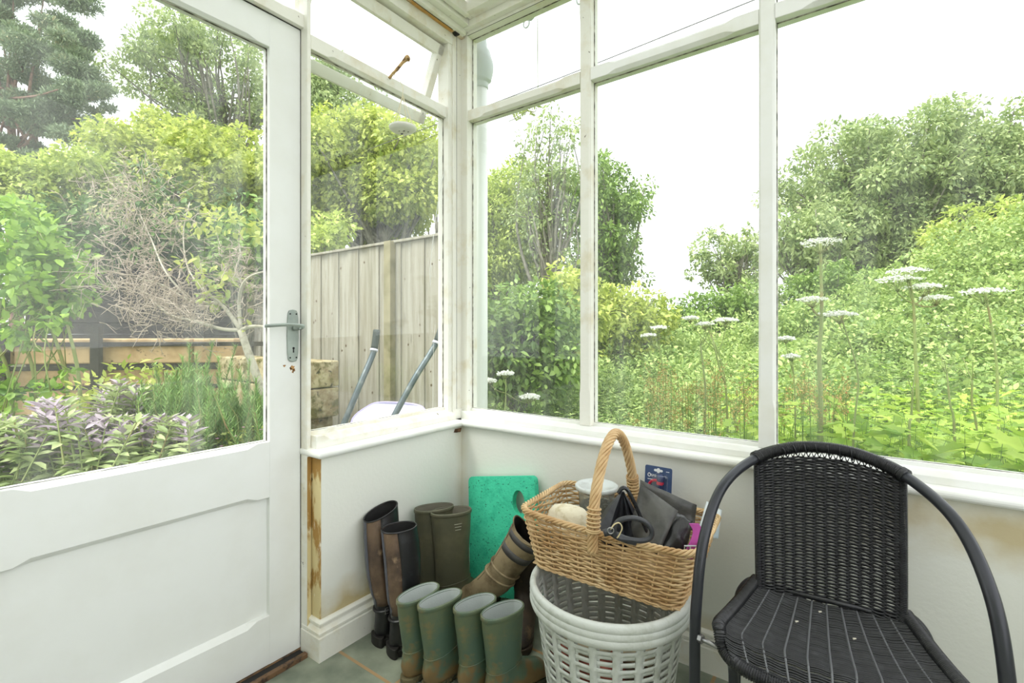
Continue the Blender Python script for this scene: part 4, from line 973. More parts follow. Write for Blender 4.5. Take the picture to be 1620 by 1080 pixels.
# tall riding boots, brown nubuck and black leather
lea_brown = mat('scuffed_brown_leather', hexc(104, 84, 66), .6, noise=[(hexc(64, 50, 40), 7, .42, .6), (hexc(150, 126, 98), 18, .6, .74)], bump=.25, bscale=80)
lea_black = mat('black_leather', hexc(26, 26, 28), .33, noise=(hexc(54, 55, 60), 9, .55, .75), bump=.15, bscale=60)
lea_strip = mat('black_leather_sheen_strip', hexc(74, 76, 86), .35)  # black leather, its blue-grey sheen put into the base colour
lea_in = mat('black_boot_inside', hexc(20, 19, 19), .8)
steel = mat('dull_steel', hexc(160, 160, 160), .35, .9)
def riding(label, x, y, ang, H, lean, group, kink=0, rise=0):
    o = thing('riding_boot', label, 'boot', (x, y, 0), (0, 0, ang), group)
    lx, ly = lean
    def shift(rings):
        out = []
        for r in rings:
            zc = np.mean([p[2] for p in r]); k = max(0, (zc - .12)) / (H - .12); s = k ** 1.3
            out.append([p + np.array([lx * s + kink * math.sin(PI * min(1, k)), ly * s, 0]) for p in r])
        return out
    prof = [(.060, H + rise, -.064, H - .012, .046), (.060, H - .012 + rise * .9, -.064, H - .024, .046), (.060, H * .82 + rise * .3, -.066, H * .8, .049), (.056, H * .6, -.064, H * .58, .050), (.050, H * .44, -.056, H * .42, .046), (.044, .165, -.046, .15, .040),
            (.052, .118, -.046, .09, .036), (.085, .10, -.050, .045, .036), (.12, .085, -.035, .022, .037), (.155, .07, .03, .020, .039), (.190, .050, .11, .020, .038), (.206, .034, .16, .020, .030), (.208, .024, .18, .020, .018)]
    R_ = boot_rings(prof, 4, 32, 2.1); m0 = len(R_); cut = next(i for i, r in enumerate(R_) if np.mean([p[2] for p in r]) < .15)
    S_ = shift(R_)
    # shaft: brown outside panels, black strip down the back and black calf panel
    def panel(name, j0, j1, m, i0=0, i1=None, off=0):
        i1 = i1 or cut; b = MB(); rows = []
        for r in S_[i0:i1 + 1]:
            c = np.mean(r, 0); rows.append([(p - c) * (1 + off) + c for p in [r[j % 32] for j in range(j0, j1 + 1)]])
        b.loft(rows, closed=False, caps=False); return b.build(name, m, o, smooth=True, local=True, solid=.003)
    panel('brown_panel', 5, 14, lea_brown); panel('back_strip', 14, 17, lea_strip, off=.012); panel('brown_panel', 17, 22, lea_brown); panel('black_panel', 22, 37, lea_black)
    for j in (5, 14, 17, 22): MB().tube([S_[i][j % 32] for i in range(cut + 1)], .0016, 5).build('seam', lea_black, o, smooth=True, local=True)
    b = MB().loft(S_[cut:], caps=False); k = len(b.v) - 32; b.f.append(tuple(range(k, k + 32))); b.build('foot', lea_black, o, smooth=True, local=True)
    MB().tube([p for p in S_[0]], .0028, 6, loop=True).build('top_binding', lea_black, o, smooth=True, local=True)
    inner = []
    for r in S_[1:cut]:
        c = np.mean(r, 0); inner.append([(p - c) * .95 + c for p in r])
    b = MB().loft(inner, caps=False); b.add(inner[-1], [tuple(range(32))]); b.build('lining', lea_in, o, smooth=True, local=True)
    ol = foot_outline(-.054, .212, .040, .034)
    b = MB().loft([[(x_, y_ * s, z) for x_, y_ in ol] for z, s in ((0, .98), (.010, 1.02), (.022, 1.02), (.024, .97))]); b.build('sole', black_gap, o, local=True, bevel=.002)
    MB().loft([[(x_, y_, z) for x_, y_ in foot_outline(-.055, .02, .034, .036)] for z in (.0, .034)]).build('heel', black_gap, o, local=True, bevel=.002)
    c = [p * 1.0 for p in S_[cut + 1]]; cc = np.mean(c, 0); st = MB().tube([(p - cc) * 1.05 + cc for p in c], .0065, 6, loop=True, flat=.45).build('ankle_strap', lea_black, o, smooth=True, local=True)
    p = (c[22] - cc) * 1.12 + cc
    MB().tube([p + np.array(q) for q in ((-.011, 0, -.010), (.011, 0, -.010), (.011, 0, .010), (-.011, 0, .010))], .0014, 5, loop=True).build('buckle', steel, o, local=True)
    return o
riding('brown and black riding boot with a slumped black calf panel, in front', .196, -.520, math.radians(72), .425, (.0, .035), 'tall riding boots by the left wall', .010, -.012)
riding('brown and black riding boot standing against the wall, behind its fellow', .104, -.510, math.radians(80), .435, (.0, .045), 'tall riding boots by the left wall', -.004, .030)

# kneeling pad
pad_m = mat('pitted_teal_foam', hexc(66, 206, 166), .75, noise=[(hexc(48, 184, 146), 20, .5, .65), (hexc(18, 104, 82), 110, .615, .65)], bump=.5, bscale=90)
def rrect(w, h, r, n=6, cx=0, cy=0):
    out = []
    for sx, sy, a0 in ((1, 1, 0), (-1, 1, PI / 2), (-1, -1, PI), (1, -1, 3 * PI / 2)):
        for k in range(n + 1):
            a = a0 + (PI / 2) * k / n; out.append((cx + sx * (w / 2 - r) + r * math.cos(a), cy + sy * (h / 2 - r) + r * math.sin(a)))
    return out
bmk = bpy.data.meshes.new('kneeling_pad'); import bmesh
bm = bmesh.new()
outer = rrect(.352, .46, .022, 6); hole = [(.092 + .030 * math.cos(a), .128 + .046 * math.sin(a)) for a in np.linspace(0, 2 * PI, 29)[:-1]]
vo = [bm.verts.new((x, -.013, z)) for x, z in outer]; vh = [bm.verts.new((x, -.013, z)) for x, z in hole]
eo = [bm.edges.new((vo[i], vo[(i + 1) % len(vo)])) for i in range(len(vo))]; eh = [bm.edges.new((vh[i], vh[(i + 1) % len(vh)])) for i in range(len(vh))]
bmesh.ops.triangle_fill(bm, use_beauty=True, edges=eo + eh)
g = bmesh.ops.extrude_face_region(bm, geom=bm.faces[:]); bmesh.ops.translate(bm, vec=(0, .026, 0), verts=[v for v in g['geom'] if isinstance(v, bmesh.types.BMVert)])
bmesh.ops.recalc_face_normals(bm, faces=bm.faces); bm.to_mesh(bmk); bm.free(); bmk.materials.append(pad_m)
pad = bpy.data.objects.new('kneeling_pad', bmk); COL.objects.link(pad)
k = pad.modifiers.new('bev', 'BEVEL'); k.width = .004; k.segments = 3; k.limit_method = 'ANGLE'; k.angle_limit = 1.0
pad.rotation_euler = (math.radians(-10.5), math.radians(-10.5), 0); pad.location = (.292, -.071, .270)
tag(pad, 'teal green foam kneeling pad with an oval hand hole, leaning in the corner', 'kneeling pad')

# leaning tan country boot with straps, and its dark fellow
lea_tan = mat('tan_waxed_leather', hexc(152, 136, 106), .62, noise=[(hexc(104, 88, 64), 9, .45, .6), (hexc(160, 142, 108), 30, .62, .72)], bump=.2, bscale=70)
lea_dark = mat('dark_brown_leather', hexc(70, 56, 42), .65, noise=[(hexc(40, 32, 26), 6, .4, .6), (hexc(104, 84, 60), 14, .6, .72)], bump=.25)
def country(label, name, loc, rz, prof, m, lean_vec, dress=True, rot=(0, 0)):
    o = thing(name, label, 'boot', loc, (rot[0], rot[1], rz))
    R_ = boot_rings([tuple(p[:4]) + (p[4] * (.86 if dress else 1),) for p in prof], 4, 30, 2.1)
    def wav(r, amp):
        return [p + np.array([0, 0, 1.]) * amp * math.cos(2 * (2 * PI * j / 30)) for j, p in enumerate(r)]
    R_[0] = wav(R_[0], .014); R_[1] = wav(R_[1], .010)
    b = MB().loft(R_, caps=False); k = len(b.v) - 30; b.f.append(tuple(range(k, k + 30))); b.build('boot_shaft', m, o, smooth=True, local=True, solid=.003)
    MB().tube(R_[0], .0026, 6, loop=True).build('top_binding', m, o, smooth=True, local=True)
    inner = [[(p - np.mean(r, 0)) * .93 + np.mean(r, 0) for p in r] for r in R_[0:16:2]]
    b = MB().loft(inner, caps=False); b.add(inner[-1], [tuple(range(30))]); b.build('lining', lea_in, o, smooth=True, local=True)
    if dress:
        for i, wd in ((5, .011), (8, .011)):
            a, c_ = R_[i], R_[i + 1]; rr = []
            ctr = np.mean(a, 0)
            for s in (-.5, .5): rr.append([(p - ctr) * 1.025 + ctr + (R_[i + 1][j] - p) * s * 1.3 for j, p in enumerate(a)])
            MB().loft(rr, caps=False).build('strap', mat('grey_strap', hexc(84, 82, 82), .6) if 'grey_strap' not in MATS else MATS['grey_strap'], o, smooth=True, local=True, solid=.002)
        for i in (12, 14):
            r = R_[i]; ctr = np.mean(r, 0); MB().tube([(p - ctr) * 1.05 + ctr for p in r], .0045, 6, loop=True).build('lace_loop', m, o, smooth=True, local=True)
        for dy in (-.016, .016):
            MB().tube(catmull([(R_[i][j % 30] - np.mean(R_[i], 0)) * 1.03 + np.mean(R_[i], 0) for i in range(1, 18, 2) for j in ((3 if dy > 0 else 27),)], 3), .0022, 5).build('seam', m, o, smooth=True, local=True)
    xs = [p[0] for p in R_[-8]]; fx = max(p[0] for r in R_ for p in r); bx = min(p[0] for r in R_[-22:] for p in r if p[2] < .06)
    ol = foot_outline(bx - .004, fx + .006, .043, .036)
    MB().loft([[(x_, y_ * s, z) for x_, y_ in ol] for z, s in ((0, .98), (.008, 1.03), (.022, 1.03), (.026, .98))]).build('sole', mat('brown_sole', hexc(72, 60, 48), .8, bump=.2) if 'brown_sole' not in MATS else MATS['brown_sole'], o, local=True, bevel=.002)
    return o
s_ = -.19
prof_l = [(.030 + s_ * .95, .405, -.048 + s_ * 1.15, .335, .056), (.030 + s_ * .92, .393, -.048 + s_ * 1.10, .324, .056), (.034 + s_ * .75, .325, -.048 + s_ * .88, .265, .054), (.036 + s_ * .5, .245, -.046 + s_ * .6, .195, .050), (.042 + s_ * .25, .175, -.052 + s_ * .35, .135, .045),
          (.045, .125, -.060, .085, .04), (.075, .105, -.056, .045, .038), (.11, .09, -.045, .022, .039), (.15, .075, .03, .020, .041), (.185, .055, .11, .020, .04), (.203, .036, .16, .020, .030), (.205, .026, .18, .020, .018)]
country('tan buckled country boot leaning over to the right in front of the teal pad', 'country_boot', (.292, -.215, 0), math.radians(186), prof_l, lea_tan, None)
prof_d = [(.058, .30, -.062, .29, .056), (.058, .29, -.062, .28, .056), (.058, .24, -.062, .235, .054), (.056, .19, -.058, .18, .05), (.05, .15, -.052, .135, .044),
          (.055, .125, -.056, .09, .04), (.085, .108, -.056, .045, .04), (.12, .09, -.045, .022, .042), (.155, .076, .03, .020, .044), (.19, .056, .11, .020, .043), (.21, .036, .16, .020, .032), (.212, .026, .18, .020, .018)]
country('dark brown boot standing in the shade beneath the wicker basket', 'country_boot', (.44, -.13, 0), math.radians(-62), prof_d, lea_dark, None, dress=False)

# laundry baskets, three nested
pl_white = mat('chalky_grey_white_plastic', hexc(204, 208, 202), .55, noise=[(hexc(184, 188, 178), 30, .5, .7)], bump=.25, bscale=160)
def laundry(label, dz, group):
    o = thing('laundry_basket', label, 'basket', (.882, -.348, dz), (0, 0, .1 + (dz > .03) * .035), group)
    RT, RB, Ht = .212, .165, .335; n = 132; rows = 28; b = MB(); vs = []; 
    def rad(z): return RB + (RT - RB) * (z / Ht) ** .9
    zz = np.linspace(0, Ht, rows + 1)
    for z in zz:
        for k in range(n): a = 2 * PI * k / n; vs.append((rad(z) * math.cos(a), rad(z) * math.sin(a), z))
    fs = []
    for r in range(rows):
        for k in range(n):
            if (k % 6) in (1, 2, 3, 4) and (r % 4) in (1, 2, 3) and 1 < r < rows - 2 and not (r % 4 == 1 and False): continue
            k2 = (k + 1) % n; fs.append((r * n + k, r * n + k2, (r + 1) * n + k2, (r + 1) * n + k))
    b.add(vs, fs); w = b.build('basket_wall', pl_white, o, local=True, solid=.0022, smooth=True)
    b = MB(); b.add([(RB * math.cos(a), RB * math.sin(a), 0.002) for a in np.linspace(0, 2 * PI, 57)[:-1]], [tuple(range(56))]); b.build('basket_base', pl_white, o, local=True, solid=.004)
    rp = [(RT - .002, Ht - .022), (RT + .006, Ht - .024), (RT + .0135, Ht - .018), (RT + .017, Ht - .008), (RT + .015, Ht + .001), (RT + .008, Ht + .006), (RT, Ht + .004), (RT - .003, Ht - .004)]
    b = MB(); b.loft([[(r * math.cos(a), r * math.sin(a), z) for r, z in rp] for a in np.linspace(0, 2 * PI, 73)[:-1]], loop=True); b.build('basket_rim', pl_white, o, local=True, smooth=True)
    return o
LG = 'nested white laundry baskets'
laundry('outermost white slatted laundry basket, bottom rim of the nested three', .0, LG)
laundry('middle white laundry basket, the second rim of the nested three', .018, LG)
laundry('innermost white laundry basket directly under the wicker basket', .036, LG)
# crumpled bits inside
crump = {'cream': mat('cream_paper', hexc(206, 192, 164), .85, bump=.2), 'pink': mat('terracotta_cloth', hexc(186, 116, 98), .85, noise=(hexc(150, 82, 70), 12, .4, .6)), 'brown': mat('brown_cloth', hexc(120, 100, 80), .9)}
def crumple(name, label, cat, c, r, m, seed, flat=.6):
    rg = np.random.default_rng(seed); n1, n2 = 14, 22; ph = rg.uniform(0, 6, 6); rings = []
    for i in range(1, n1):
        th_ = PI * i / n1; ring = []
        for j in range(n2):
            a = 2 * PI * j / n2; k = 1 + .16 * math.sin(3 * a + ph[0]) * math.sin(2 * th_ + ph[1]) + .12 * math.sin(7 * a + ph[2] + 3 * th_) + .08 * math.sin(11 * a - 5 * th_ + ph[3])
            ring.append((c[0] + r[0] * k * math.sin(th_) * math.cos(a), c[1] + r[1] * k * math.sin(th_) * math.sin(a), c[2] + r[2] * k * math.cos(th_)))
        rings.append(ring)
    o = MB().loft(rings).build(name, m, None, smooth=True); tag(o, label, cat); return o
crumple('crumpled_cloth', 'cream crumpled cloth at the front of the laundry baskets', 'cloth', (.86, -.43, .235), (.065, .045, .04), crump['cream'], 1)
crumple('crumpled_cloth', 'pale folded cloth under the right end of the wicker basket', 'cloth', (.99, -.38, .24), (.055, .05, .04), crump['cream'], 2)
crumple('crumpled_cloth', 'terracotta pink cloth low inside the laundry baskets', 'cloth', (.86, -.40, .16), (.10, .085, .07), crump['pink'], 3)
crumple('crumpled_cloth', 'dull brown cloth showing through the slots on the right', 'cloth', (.93, -.34, .14), (.07, .06, .05), crump['brown'], 4)

# wicker basket
wick = mat('golden_willow', hexc(214, 184, 138), .55, noise=[(hexc(180, 142, 94), 9, .45, .65), (hexc(234, 212, 172), 22, .6, .75)], bump=.15, bscale=120)
wick_p = mat('peeled_willow', hexc(214, 184, 136), .5, noise=(hexc(176, 138, 90), 12, .45, .65), bump=.15)
wk = thing('wicker_basket', 'tall-handled rectangular wicker basket resting across the laundry baskets', 'basket', (.872, -.257, .377), (0, math.radians(1.6), math.radians(3.2)))
WL, WW, WH = .262, .166, .158
def wper(z, n, off=0):
    """rounded-rectangle perimeter at height z"""
    k = z / WH; a = WL * (.83 + .17 * k) + off; c = WW * (.88 + .12 * k) + off; r = .045 + off
    out = rrect(2 * a, 2 * c, r, 8); P = np.array(out + [out[0]]); d = np.concatenate([[0], np.cumsum(np.linalg.norm(np.diff(P, axis=0), axis=1))])
    s = np.linspace(0, d[-1], n + 1)[:-1]; xy = np.stack([np.interp(s, d, P[:, 0]), np.interp(s, d, P[:, 1])], 1)
    zz = z + .010 * k * ((xy[:, 0] / WL) ** 2)          # ends kick up a little
    return np.column_stack([xy, zz])
NS = 34; b = MB(); npt = NS * 8
for k in range(20):
    z = .007 + k * .0074; P0 = wper(z, npt); c = P0.mean(0); nrm = np.column_stack([P0[:, 0] / WL ** 2, P0[:, 1] / WW ** 2, 0 * P0[:, 0]]); nrm = unit_ = nrm / np.linalg.norm(nrm, axis=1)[:, None]
    ph = np.arange(npt) / npt * NS * PI + k * PI
    b.tube(P0 + nrm * (.0050 * np.sin(ph))[:, None] + np.array([0, 0, 1.]) * (RNG.normal(0, .0007, npt))[:, None], .0029 + .0005 * RNG.random(), 6, loop=True)
b.build('woven_wall', wick, wk, smooth=True, local=True)
b = MB()
for j in range(NS):
    b.tube([wper(z, NS * 2)[j * 2 + 1] for z in np.linspace(0, WH, 5)], .0026, 5)
b.build('stake_rods', wick_p, wk, smooth=True, local=True)['kind'] = 'stuff'
b = MB()
for q in range(4):
    n_ = 300; P0 = wper(WH, n_); s = np.arange(n_) / n_ * 2 * PI * 26 + q * PI / 2; nrm = np.column_stack([P0[:, 0] / WL ** 2, P0[:, 1] / WW ** 2, 0 * P0[:, 0]]); nrm /= np.linalg.norm(nrm, axis=1)[:, None]
    b.tube(P0 + nrm * (.0075 * np.cos(s))[:, None] + np.array([0, 0, 1.]) * (.0055 * np.sin(s) + .002)[:, None], .0038, 6, loop=True)
b.build('braided_rim', wick, wk, smooth=True, local=True)
b = MB()
for q in range(2):
    n_ = 300; P0 = wper(0, n_, .003); s = np.arange(n_) / n_ * 2 * PI * 30 + q * PI; b.tube(P0 + np.array([0, 0, 1.]) * (.003 * np.sin(s) + .004)[:, None], .0032, 5, loop=True)
b.build('foot_braid', wick, wk, smooth=True, local=True)
b = MB()
for k in range(34):
    y = -.14 + k * .0085; b.tube([(-WL * .84, y, .006), (WL * .84, y, .006)], .003, 5)
for k in range(9): x = -.2 + k * .05; b.tube([(x, -.145, .004), (x, .145, .004)], .0045, 5)
b.build('woven_base', wick, wk, smooth=True, local=True)
hx = -.012
arch = catmull([(hx, -WW - .008, WH - .05), (hx, -WW - .008, WH + .02), (hx - .001, -WW + .004, WH + .10), (hx - .002, -.115, WH + .19), (hx - .004, -.05, WH + .243), (hx - .004, .012, WH + .247), (hx - .002, .075, WH + .20), (hx, .135, WH + .11), (hx, WW - .004, WH + .03), (hx, WW + .004, WH - .05)], 14)
hd = MB(); T = np.gradient(arch, axis=0); T /= np.linalg.norm(T, axis=1)[:, None]; U0 = np.array([1., 0, 0]); V0 = np.cross(T, U0)
for q in range(8):
    s = np.arange(len(arch)) / len(arch) * 2 * PI * 5.2 + q * PI / 4; hd.tube(arch + U0 * (.0115 * np.cos(s))[:, None] + V0 * (.0115 * np.sin(s))[:, None], .0045, 6)
hd.tube(arch, .0075, 8); ho = hd.build('handle', wick, wk, smooth=True, local=True)
for (i0, i1) in ((12, 24), (len(arch) - 24, len(arch) - 12)):
    b = MB(); seg = arch[i0:i1]
    for k in range(7):
        p = seg[int(k * (len(seg) - 1) / 6)]; t_ = T[i0 + int(k * (len(seg) - 1) / 6)]; v_ = np.cross(t_, U0); b.tube([p + U0 * .0185 * math.cos(a) + v_ * .0185 * math.sin(a) for a in np.linspace(0, 2 * PI, 19)[:-1]], .0028, 5, loop=True)
    b.build('handle_binding', wick_p, ho, smooth=True, local=True)

# --- things in the basket
clear = bpy.data.materials.new('cloudy_plastic'); clear.use_nodes = True; n = clear.node_tree; n.nodes.clear()
out = n.nodes.new('ShaderNodeOutputMaterial'); a1 = n.nodes.new('ShaderNodeBsdfTransparent'); a1.inputs[0].default_value = (.85, .88, .86, 1); a2 = n.nodes.new('ShaderNodeBsdfPrincipled'); a2.inputs['Base Color'].default_value = hexc(196, 202, 200); a2.inputs['Roughness'].default_value = .3
m_ = n.nodes.new('ShaderNodeMixShader'); m_.inputs[0].default_value = .32; n.links.new(a1.outputs[0], m_.inputs[1]); n.links.new(a2.outputs[0], m_.inputs[2]); n.links.new(m_.outputs[0], out.inputs[0])
tc_ = (.765, -.185); tb = thing('plastic_tub', 'cloudy clear plastic tub with a pale lid, behind the wicker handle', 'tub', (tc_[0], tc_[1], .43))
def lathe(prof, n=40): return MB().loft([[(r * math.cos(a), r * math.sin(a), z) for a in np.linspace(0, 2 * PI, n + 1)[:-1]] for r, z in prof], caps=False)
b = lathe([(.001, .001), (.048, .001), (.052, .006), (.060, .150), (.062, .152)]); b.build('tub_body', clear, tb, smooth=True, local=True)
lid_m = mat('pale_translucent_lid', hexc(206, 212, 210), .35, noise=(hexc(176, 180, 176), 14, .5, .7))
lathe([(.064, .146), (.070, .148), (.071, .158), (.067, .162), (.062, .160), (.058, .155), (.001, .154)]).build('lid', lid_m, tb, smooth=True, local=True)
grit = mat('dark_seed_mix', hexc(84, 84, 78), .8, noise=(hexc(146, 146, 134), 90, .5, .62), bump=.4, bscale=200)
o = thing('seed_mix', 'dark grainy contents inside the cloudy plastic tub', 'seed', (tc_[0], tc_[1], .432), kind='stuff')
lathe([(.001, .0), (.050, .0), (.056, .09), (.045, .10), (.02, .096), (.001, .104)]).build('filling', grit, o, smooth=True, local=True)
# straw-coloured hat / cloth dome
felt = mat('cream_felt', hexc(222, 214, 190), .9, noise=(hexc(196, 184, 150), 30, .5, .66), bump=.3, bscale=120)
o = thing('sun_hat', 'cream fabric hat lying behind the front rim of the wicker basket', 'hat', (.745, -.335, .49))
rings = []
for k, (r, z) in enumerate(((.098, .000), (.100, .006), (.088, .014), (.070, .024), (.062, .048), (.05, .062), (.03, .068), (.004, .070))):
    rings.append([(r * 1.08 * math.cos(a), r * .66 * math.sin(a), z + .004 * math.sin(3 * a + 1) * (k < 3)) for a in np.linspace(0, 2 * PI, 41)[:-1]])
b = MB().loft(rings, caps=True); b.build('crown', felt, o, smooth=True, local=True)
# pleated black fabric, folded umbrella-like
blk_f = mat('black_nylon', hexc(30, 31, 34), .42, noise=(hexc(58, 60, 66), 12, .5, .7))
o = thing('folded_umbrella', 'folded black pleated umbrella lying against the grey waste sack', 'umbrella', (.88, -.25, .45))
apx = pz_ = at(985, 776, 1.50)
b = MB()
base = [at(x, y, t) for x, y, t in ((930, 838, 1.45), (942, 848, 1.36), (955, 862, 1.34), (968, 868, 1.37), (978, 870, 1.33), (990, 872, 1.37), (1002, 872, 1.33), (1012, 868, 1.38), (1020, 860, 1.36), (1024, 848, 1.42), (1020, 838, 1.47), (1000, 836, 1.52), (960, 832, 1.52))]
nn = len(base); cb = np.mean(base, 0); rings = []
for s in (1, .75, .5, .28, .12): rings.append([apx + (p - apx) * s + (0 if k % 2 else 1) * (cb - p) * .10 * s + np.array([0, 0, .012]) * math.sin(PI * s) for k, p in enumerate(base)])
rings.append([apx + (p - apx) * .06 + FWD * .0 + UPV * .006 for p in base])
b.loft(rings); b.build('pleated_canopy', blk_f, o, smooth=False)
c = [at(x, y, 1.36) for x, y in ((978, 780), (984, 772), (992, 774), (1004, 796), (1018, 828), (1030, 856))]
MB().tube(catmull(c, 5), .009, 8, flat=.6).build('strap', mat('glossy_black_band', hexc(26, 28, 34), .2), o, smooth=True)
# retractable dog lead: handle loop and clip
pl_blk = mat('black_plastic', hexc(52, 54, 58), .35)
o = thing('dog_lead', 'black plastic dog lead handle with a small metal clip, at the basket front', 'dog lead', tuple(at(1000, 860, 1.27)))
lp = [(972, 842), (980, 832), (1000, 828), (1020, 834), (1031, 848), (1028, 860), (1014, 864), (995, 862), (980, 860), (972, 854)]
MB().tube(catmull([at(x, y - 9, 1.27) for x, y in lp + lp[:1]], 5)[:-1], .0068, 10, loop=True).build('handle_loop', pl_blk, o, smooth=True)
MB().tube(catmull([at(x, y - 9, 1.275) for x, y in ((955, 852), (966, 850), (976, 856), (990, 862), (1006, 866))], 4), .010, 8).build('lead_body', pl_blk, o, smooth=True)
MB().tube(catmull([at(x, y - 9, 1.262) for x, y in ((966, 846), (972, 838), (980, 836), (984, 844), (980, 854), (976, 860))], 4), .0018, 6).build('cord', mat('cream_cord', hexc(206, 192, 150), .8), o, smooth=True)
c = at(966, 839, 1.262); MB().tube([c + RGT * .008 * math.cos(a) + UPV * .008 * math.sin(a) for a in np.linspace(0, 2 * PI, 15)[:-1]], .0018, 5, loop=True).build('metal_clip', steel, o, smooth=True)
# dark grey sack
sack = mat('dark_grey_plastic_film', hexc(88, 88, 84), .38, noise=(hexc(62, 62, 60), 14, .4, .6), bump=.5, bscale=30)
sack2 = mat('shiny_black_film', hexc(40, 40, 40), .28, bump=.5, bscale=40)
o = thing('waste_sack', 'folded dark grey plastic sack standing up out of the wicker basket', 'bag', tuple(at(1050, 850, 1.4)))
def sheetmesh(g, nu=10, nv=10, amp=.004, th_=.012, seed=0):
    """thick creased sheet from 4 corners (tl,tr,br,bl)"""
    rg = np.random.default_rng(seed); tl, tr, br, bl_ = [np.array(q) for q in g]; nrm = np.cross(tr - tl, bl_ - tl); nrm /= np.linalg.norm(nrm)
    ph = rg.uniform(0, 6, 4); F_, B_ = [], []
    for i in range(nv + 1):
        for j in range(nu + 1):
            u, v = j / nu, i / nv; p = tl * (1 - u) * (1 - v) + tr * u * (1 - v) + br * u * v + bl_ * (1 - u) * v
            w = amp * (abs(math.sin(5 * u + 3 * v + ph[0])) + .7 * abs(math.sin(3 * u - 6 * v + ph[1])) + .4 * math.sin(11 * u + 4 * v + ph[2])); t_ = th_ * (math.sin(PI * u) * math.sin(PI * v)) ** .5 * .5 + .0012
            F_.append(p + nrm * (w + t_)); B_.append(p + nrm * (w - t_))
    n0 = (nu + 1) * (nv + 1); fs = []
    for i in range(nv):
        for j in range(nu):
            a = i * (nu + 1) + j; fs.append((a, a + 1, a + nu + 2, a + nu + 1)); fs.append((n0 + a, n0 + a + nu + 1, n0 + a + nu + 2, n0 + a + 1))
    bd = [j for j in range(nu + 1)] + [i * (nu + 1) + nu for i in range(1, nv + 1)] + [nv * (nu + 1) + j for j in range(nu - 1, -1, -1)] + [i * (nu + 1) for i in range(nv - 1, 0, -1)]
    for k in range(len(bd)): a, c_ = bd[k], bd[(k + 1) % len(bd)]; fs.append((a, n0 + a, n0 + c_, c_))
    return MB().add(F_ + B_, fs)
sheetmesh([at(1013, 760, 1.47), at(1103, 800, 1.45), at(1098, 838, 1.43), at(1010, 850, 1.50)], seed=5, th_=.02).build('back_fold', sack, o, smooth=True)
sheetmesh([at(1013, 765, 1.42), at(1072, 808, 1.35), at(1040, 878, 1.30), at(992, 850, 1.40)], seed=1, th_=.02).build('front_fold', sack, o, smooth=True)
sheetmesh([at(1070, 808, 1.37), at(1096, 822, 1.34), at(1084, 876, 1.31), at(1040, 872, 1.31)], seed=2, th_=.03, amp=.007).build('bulging_end', sack2, o, smooth=True)
# pink collar
pinkm = mat('magenta_webbing', hexc(190, 84, 168), .6, bump=.2, bscale=300)
o = thing('dog_collar', 'magenta webbing collar with a grey buckle at the right end of the basket', 'collar', tuple(at(1095, 850, 1.3)))
b = MB(); cl = catmull([at(x, y, 1.29) for x, y in ((1098, 828), (1104, 840), (1100, 856), (1092, 872), (1088, 884))], 5)
b.loft([[p - RGT * .013, p + RGT * .013, p + RGT * .013 + FWD * .003, p - RGT * .013 + FWD * .003] for p in cl]); b.build('webbing', pinkm, o, bevel=.0006)
c = at(1092, 868, 1.283); b = MB(); b.tube([c + RGT * .015 * sx + UPV * .008 * sy - RGT * .005 * sy * 0 for sx, sy in ((-1, -1), (1, -1), (1, 1), (-1, 1))], .0022, 6, loop=True); b.tube([c - UPV * .008, c + UPV * .008], .0018, 5); b.build('buckle', mat('grey_plastic', hexc(196, 200, 204), .4), o)
# blue-white packet behind the chair arm
o = sheetmesh([at(1118, 792, 1.52), at(1142, 806, 1.48), at(1136, 850, 1.43), at(1100, 850, 1.44)], seed=3, th_=.010, amp=.002).build('paper_packet', mat('pale_blue_paper', hexc(196, 214, 222), .6, noise=(hexc(226, 234, 236), 8, .5, .6)), None, smooth=True)
tag(o, 'pale blue paper packet at the far right end of the wicker basket', 'packet')
# blister card
blue = mat('navy_card', hexc(62, 84, 124), .45, noise=(hexc(48, 70, 112), 6, .4, .7)); whitem = mat('white_print', hexc(226, 230, 234), .5); redm = mat('red_plastic', hexc(204, 44, 74), .35); blue2 = mat('blue_plastic', hexc(44, 62, 110), .3)
card = thing('blister_card', 'navy blister card with a red and blue gadget, behind the grey sack', 'blister pack', (.93, -.075, .50), (math.radians(-6), 0, math.radians(-2)))
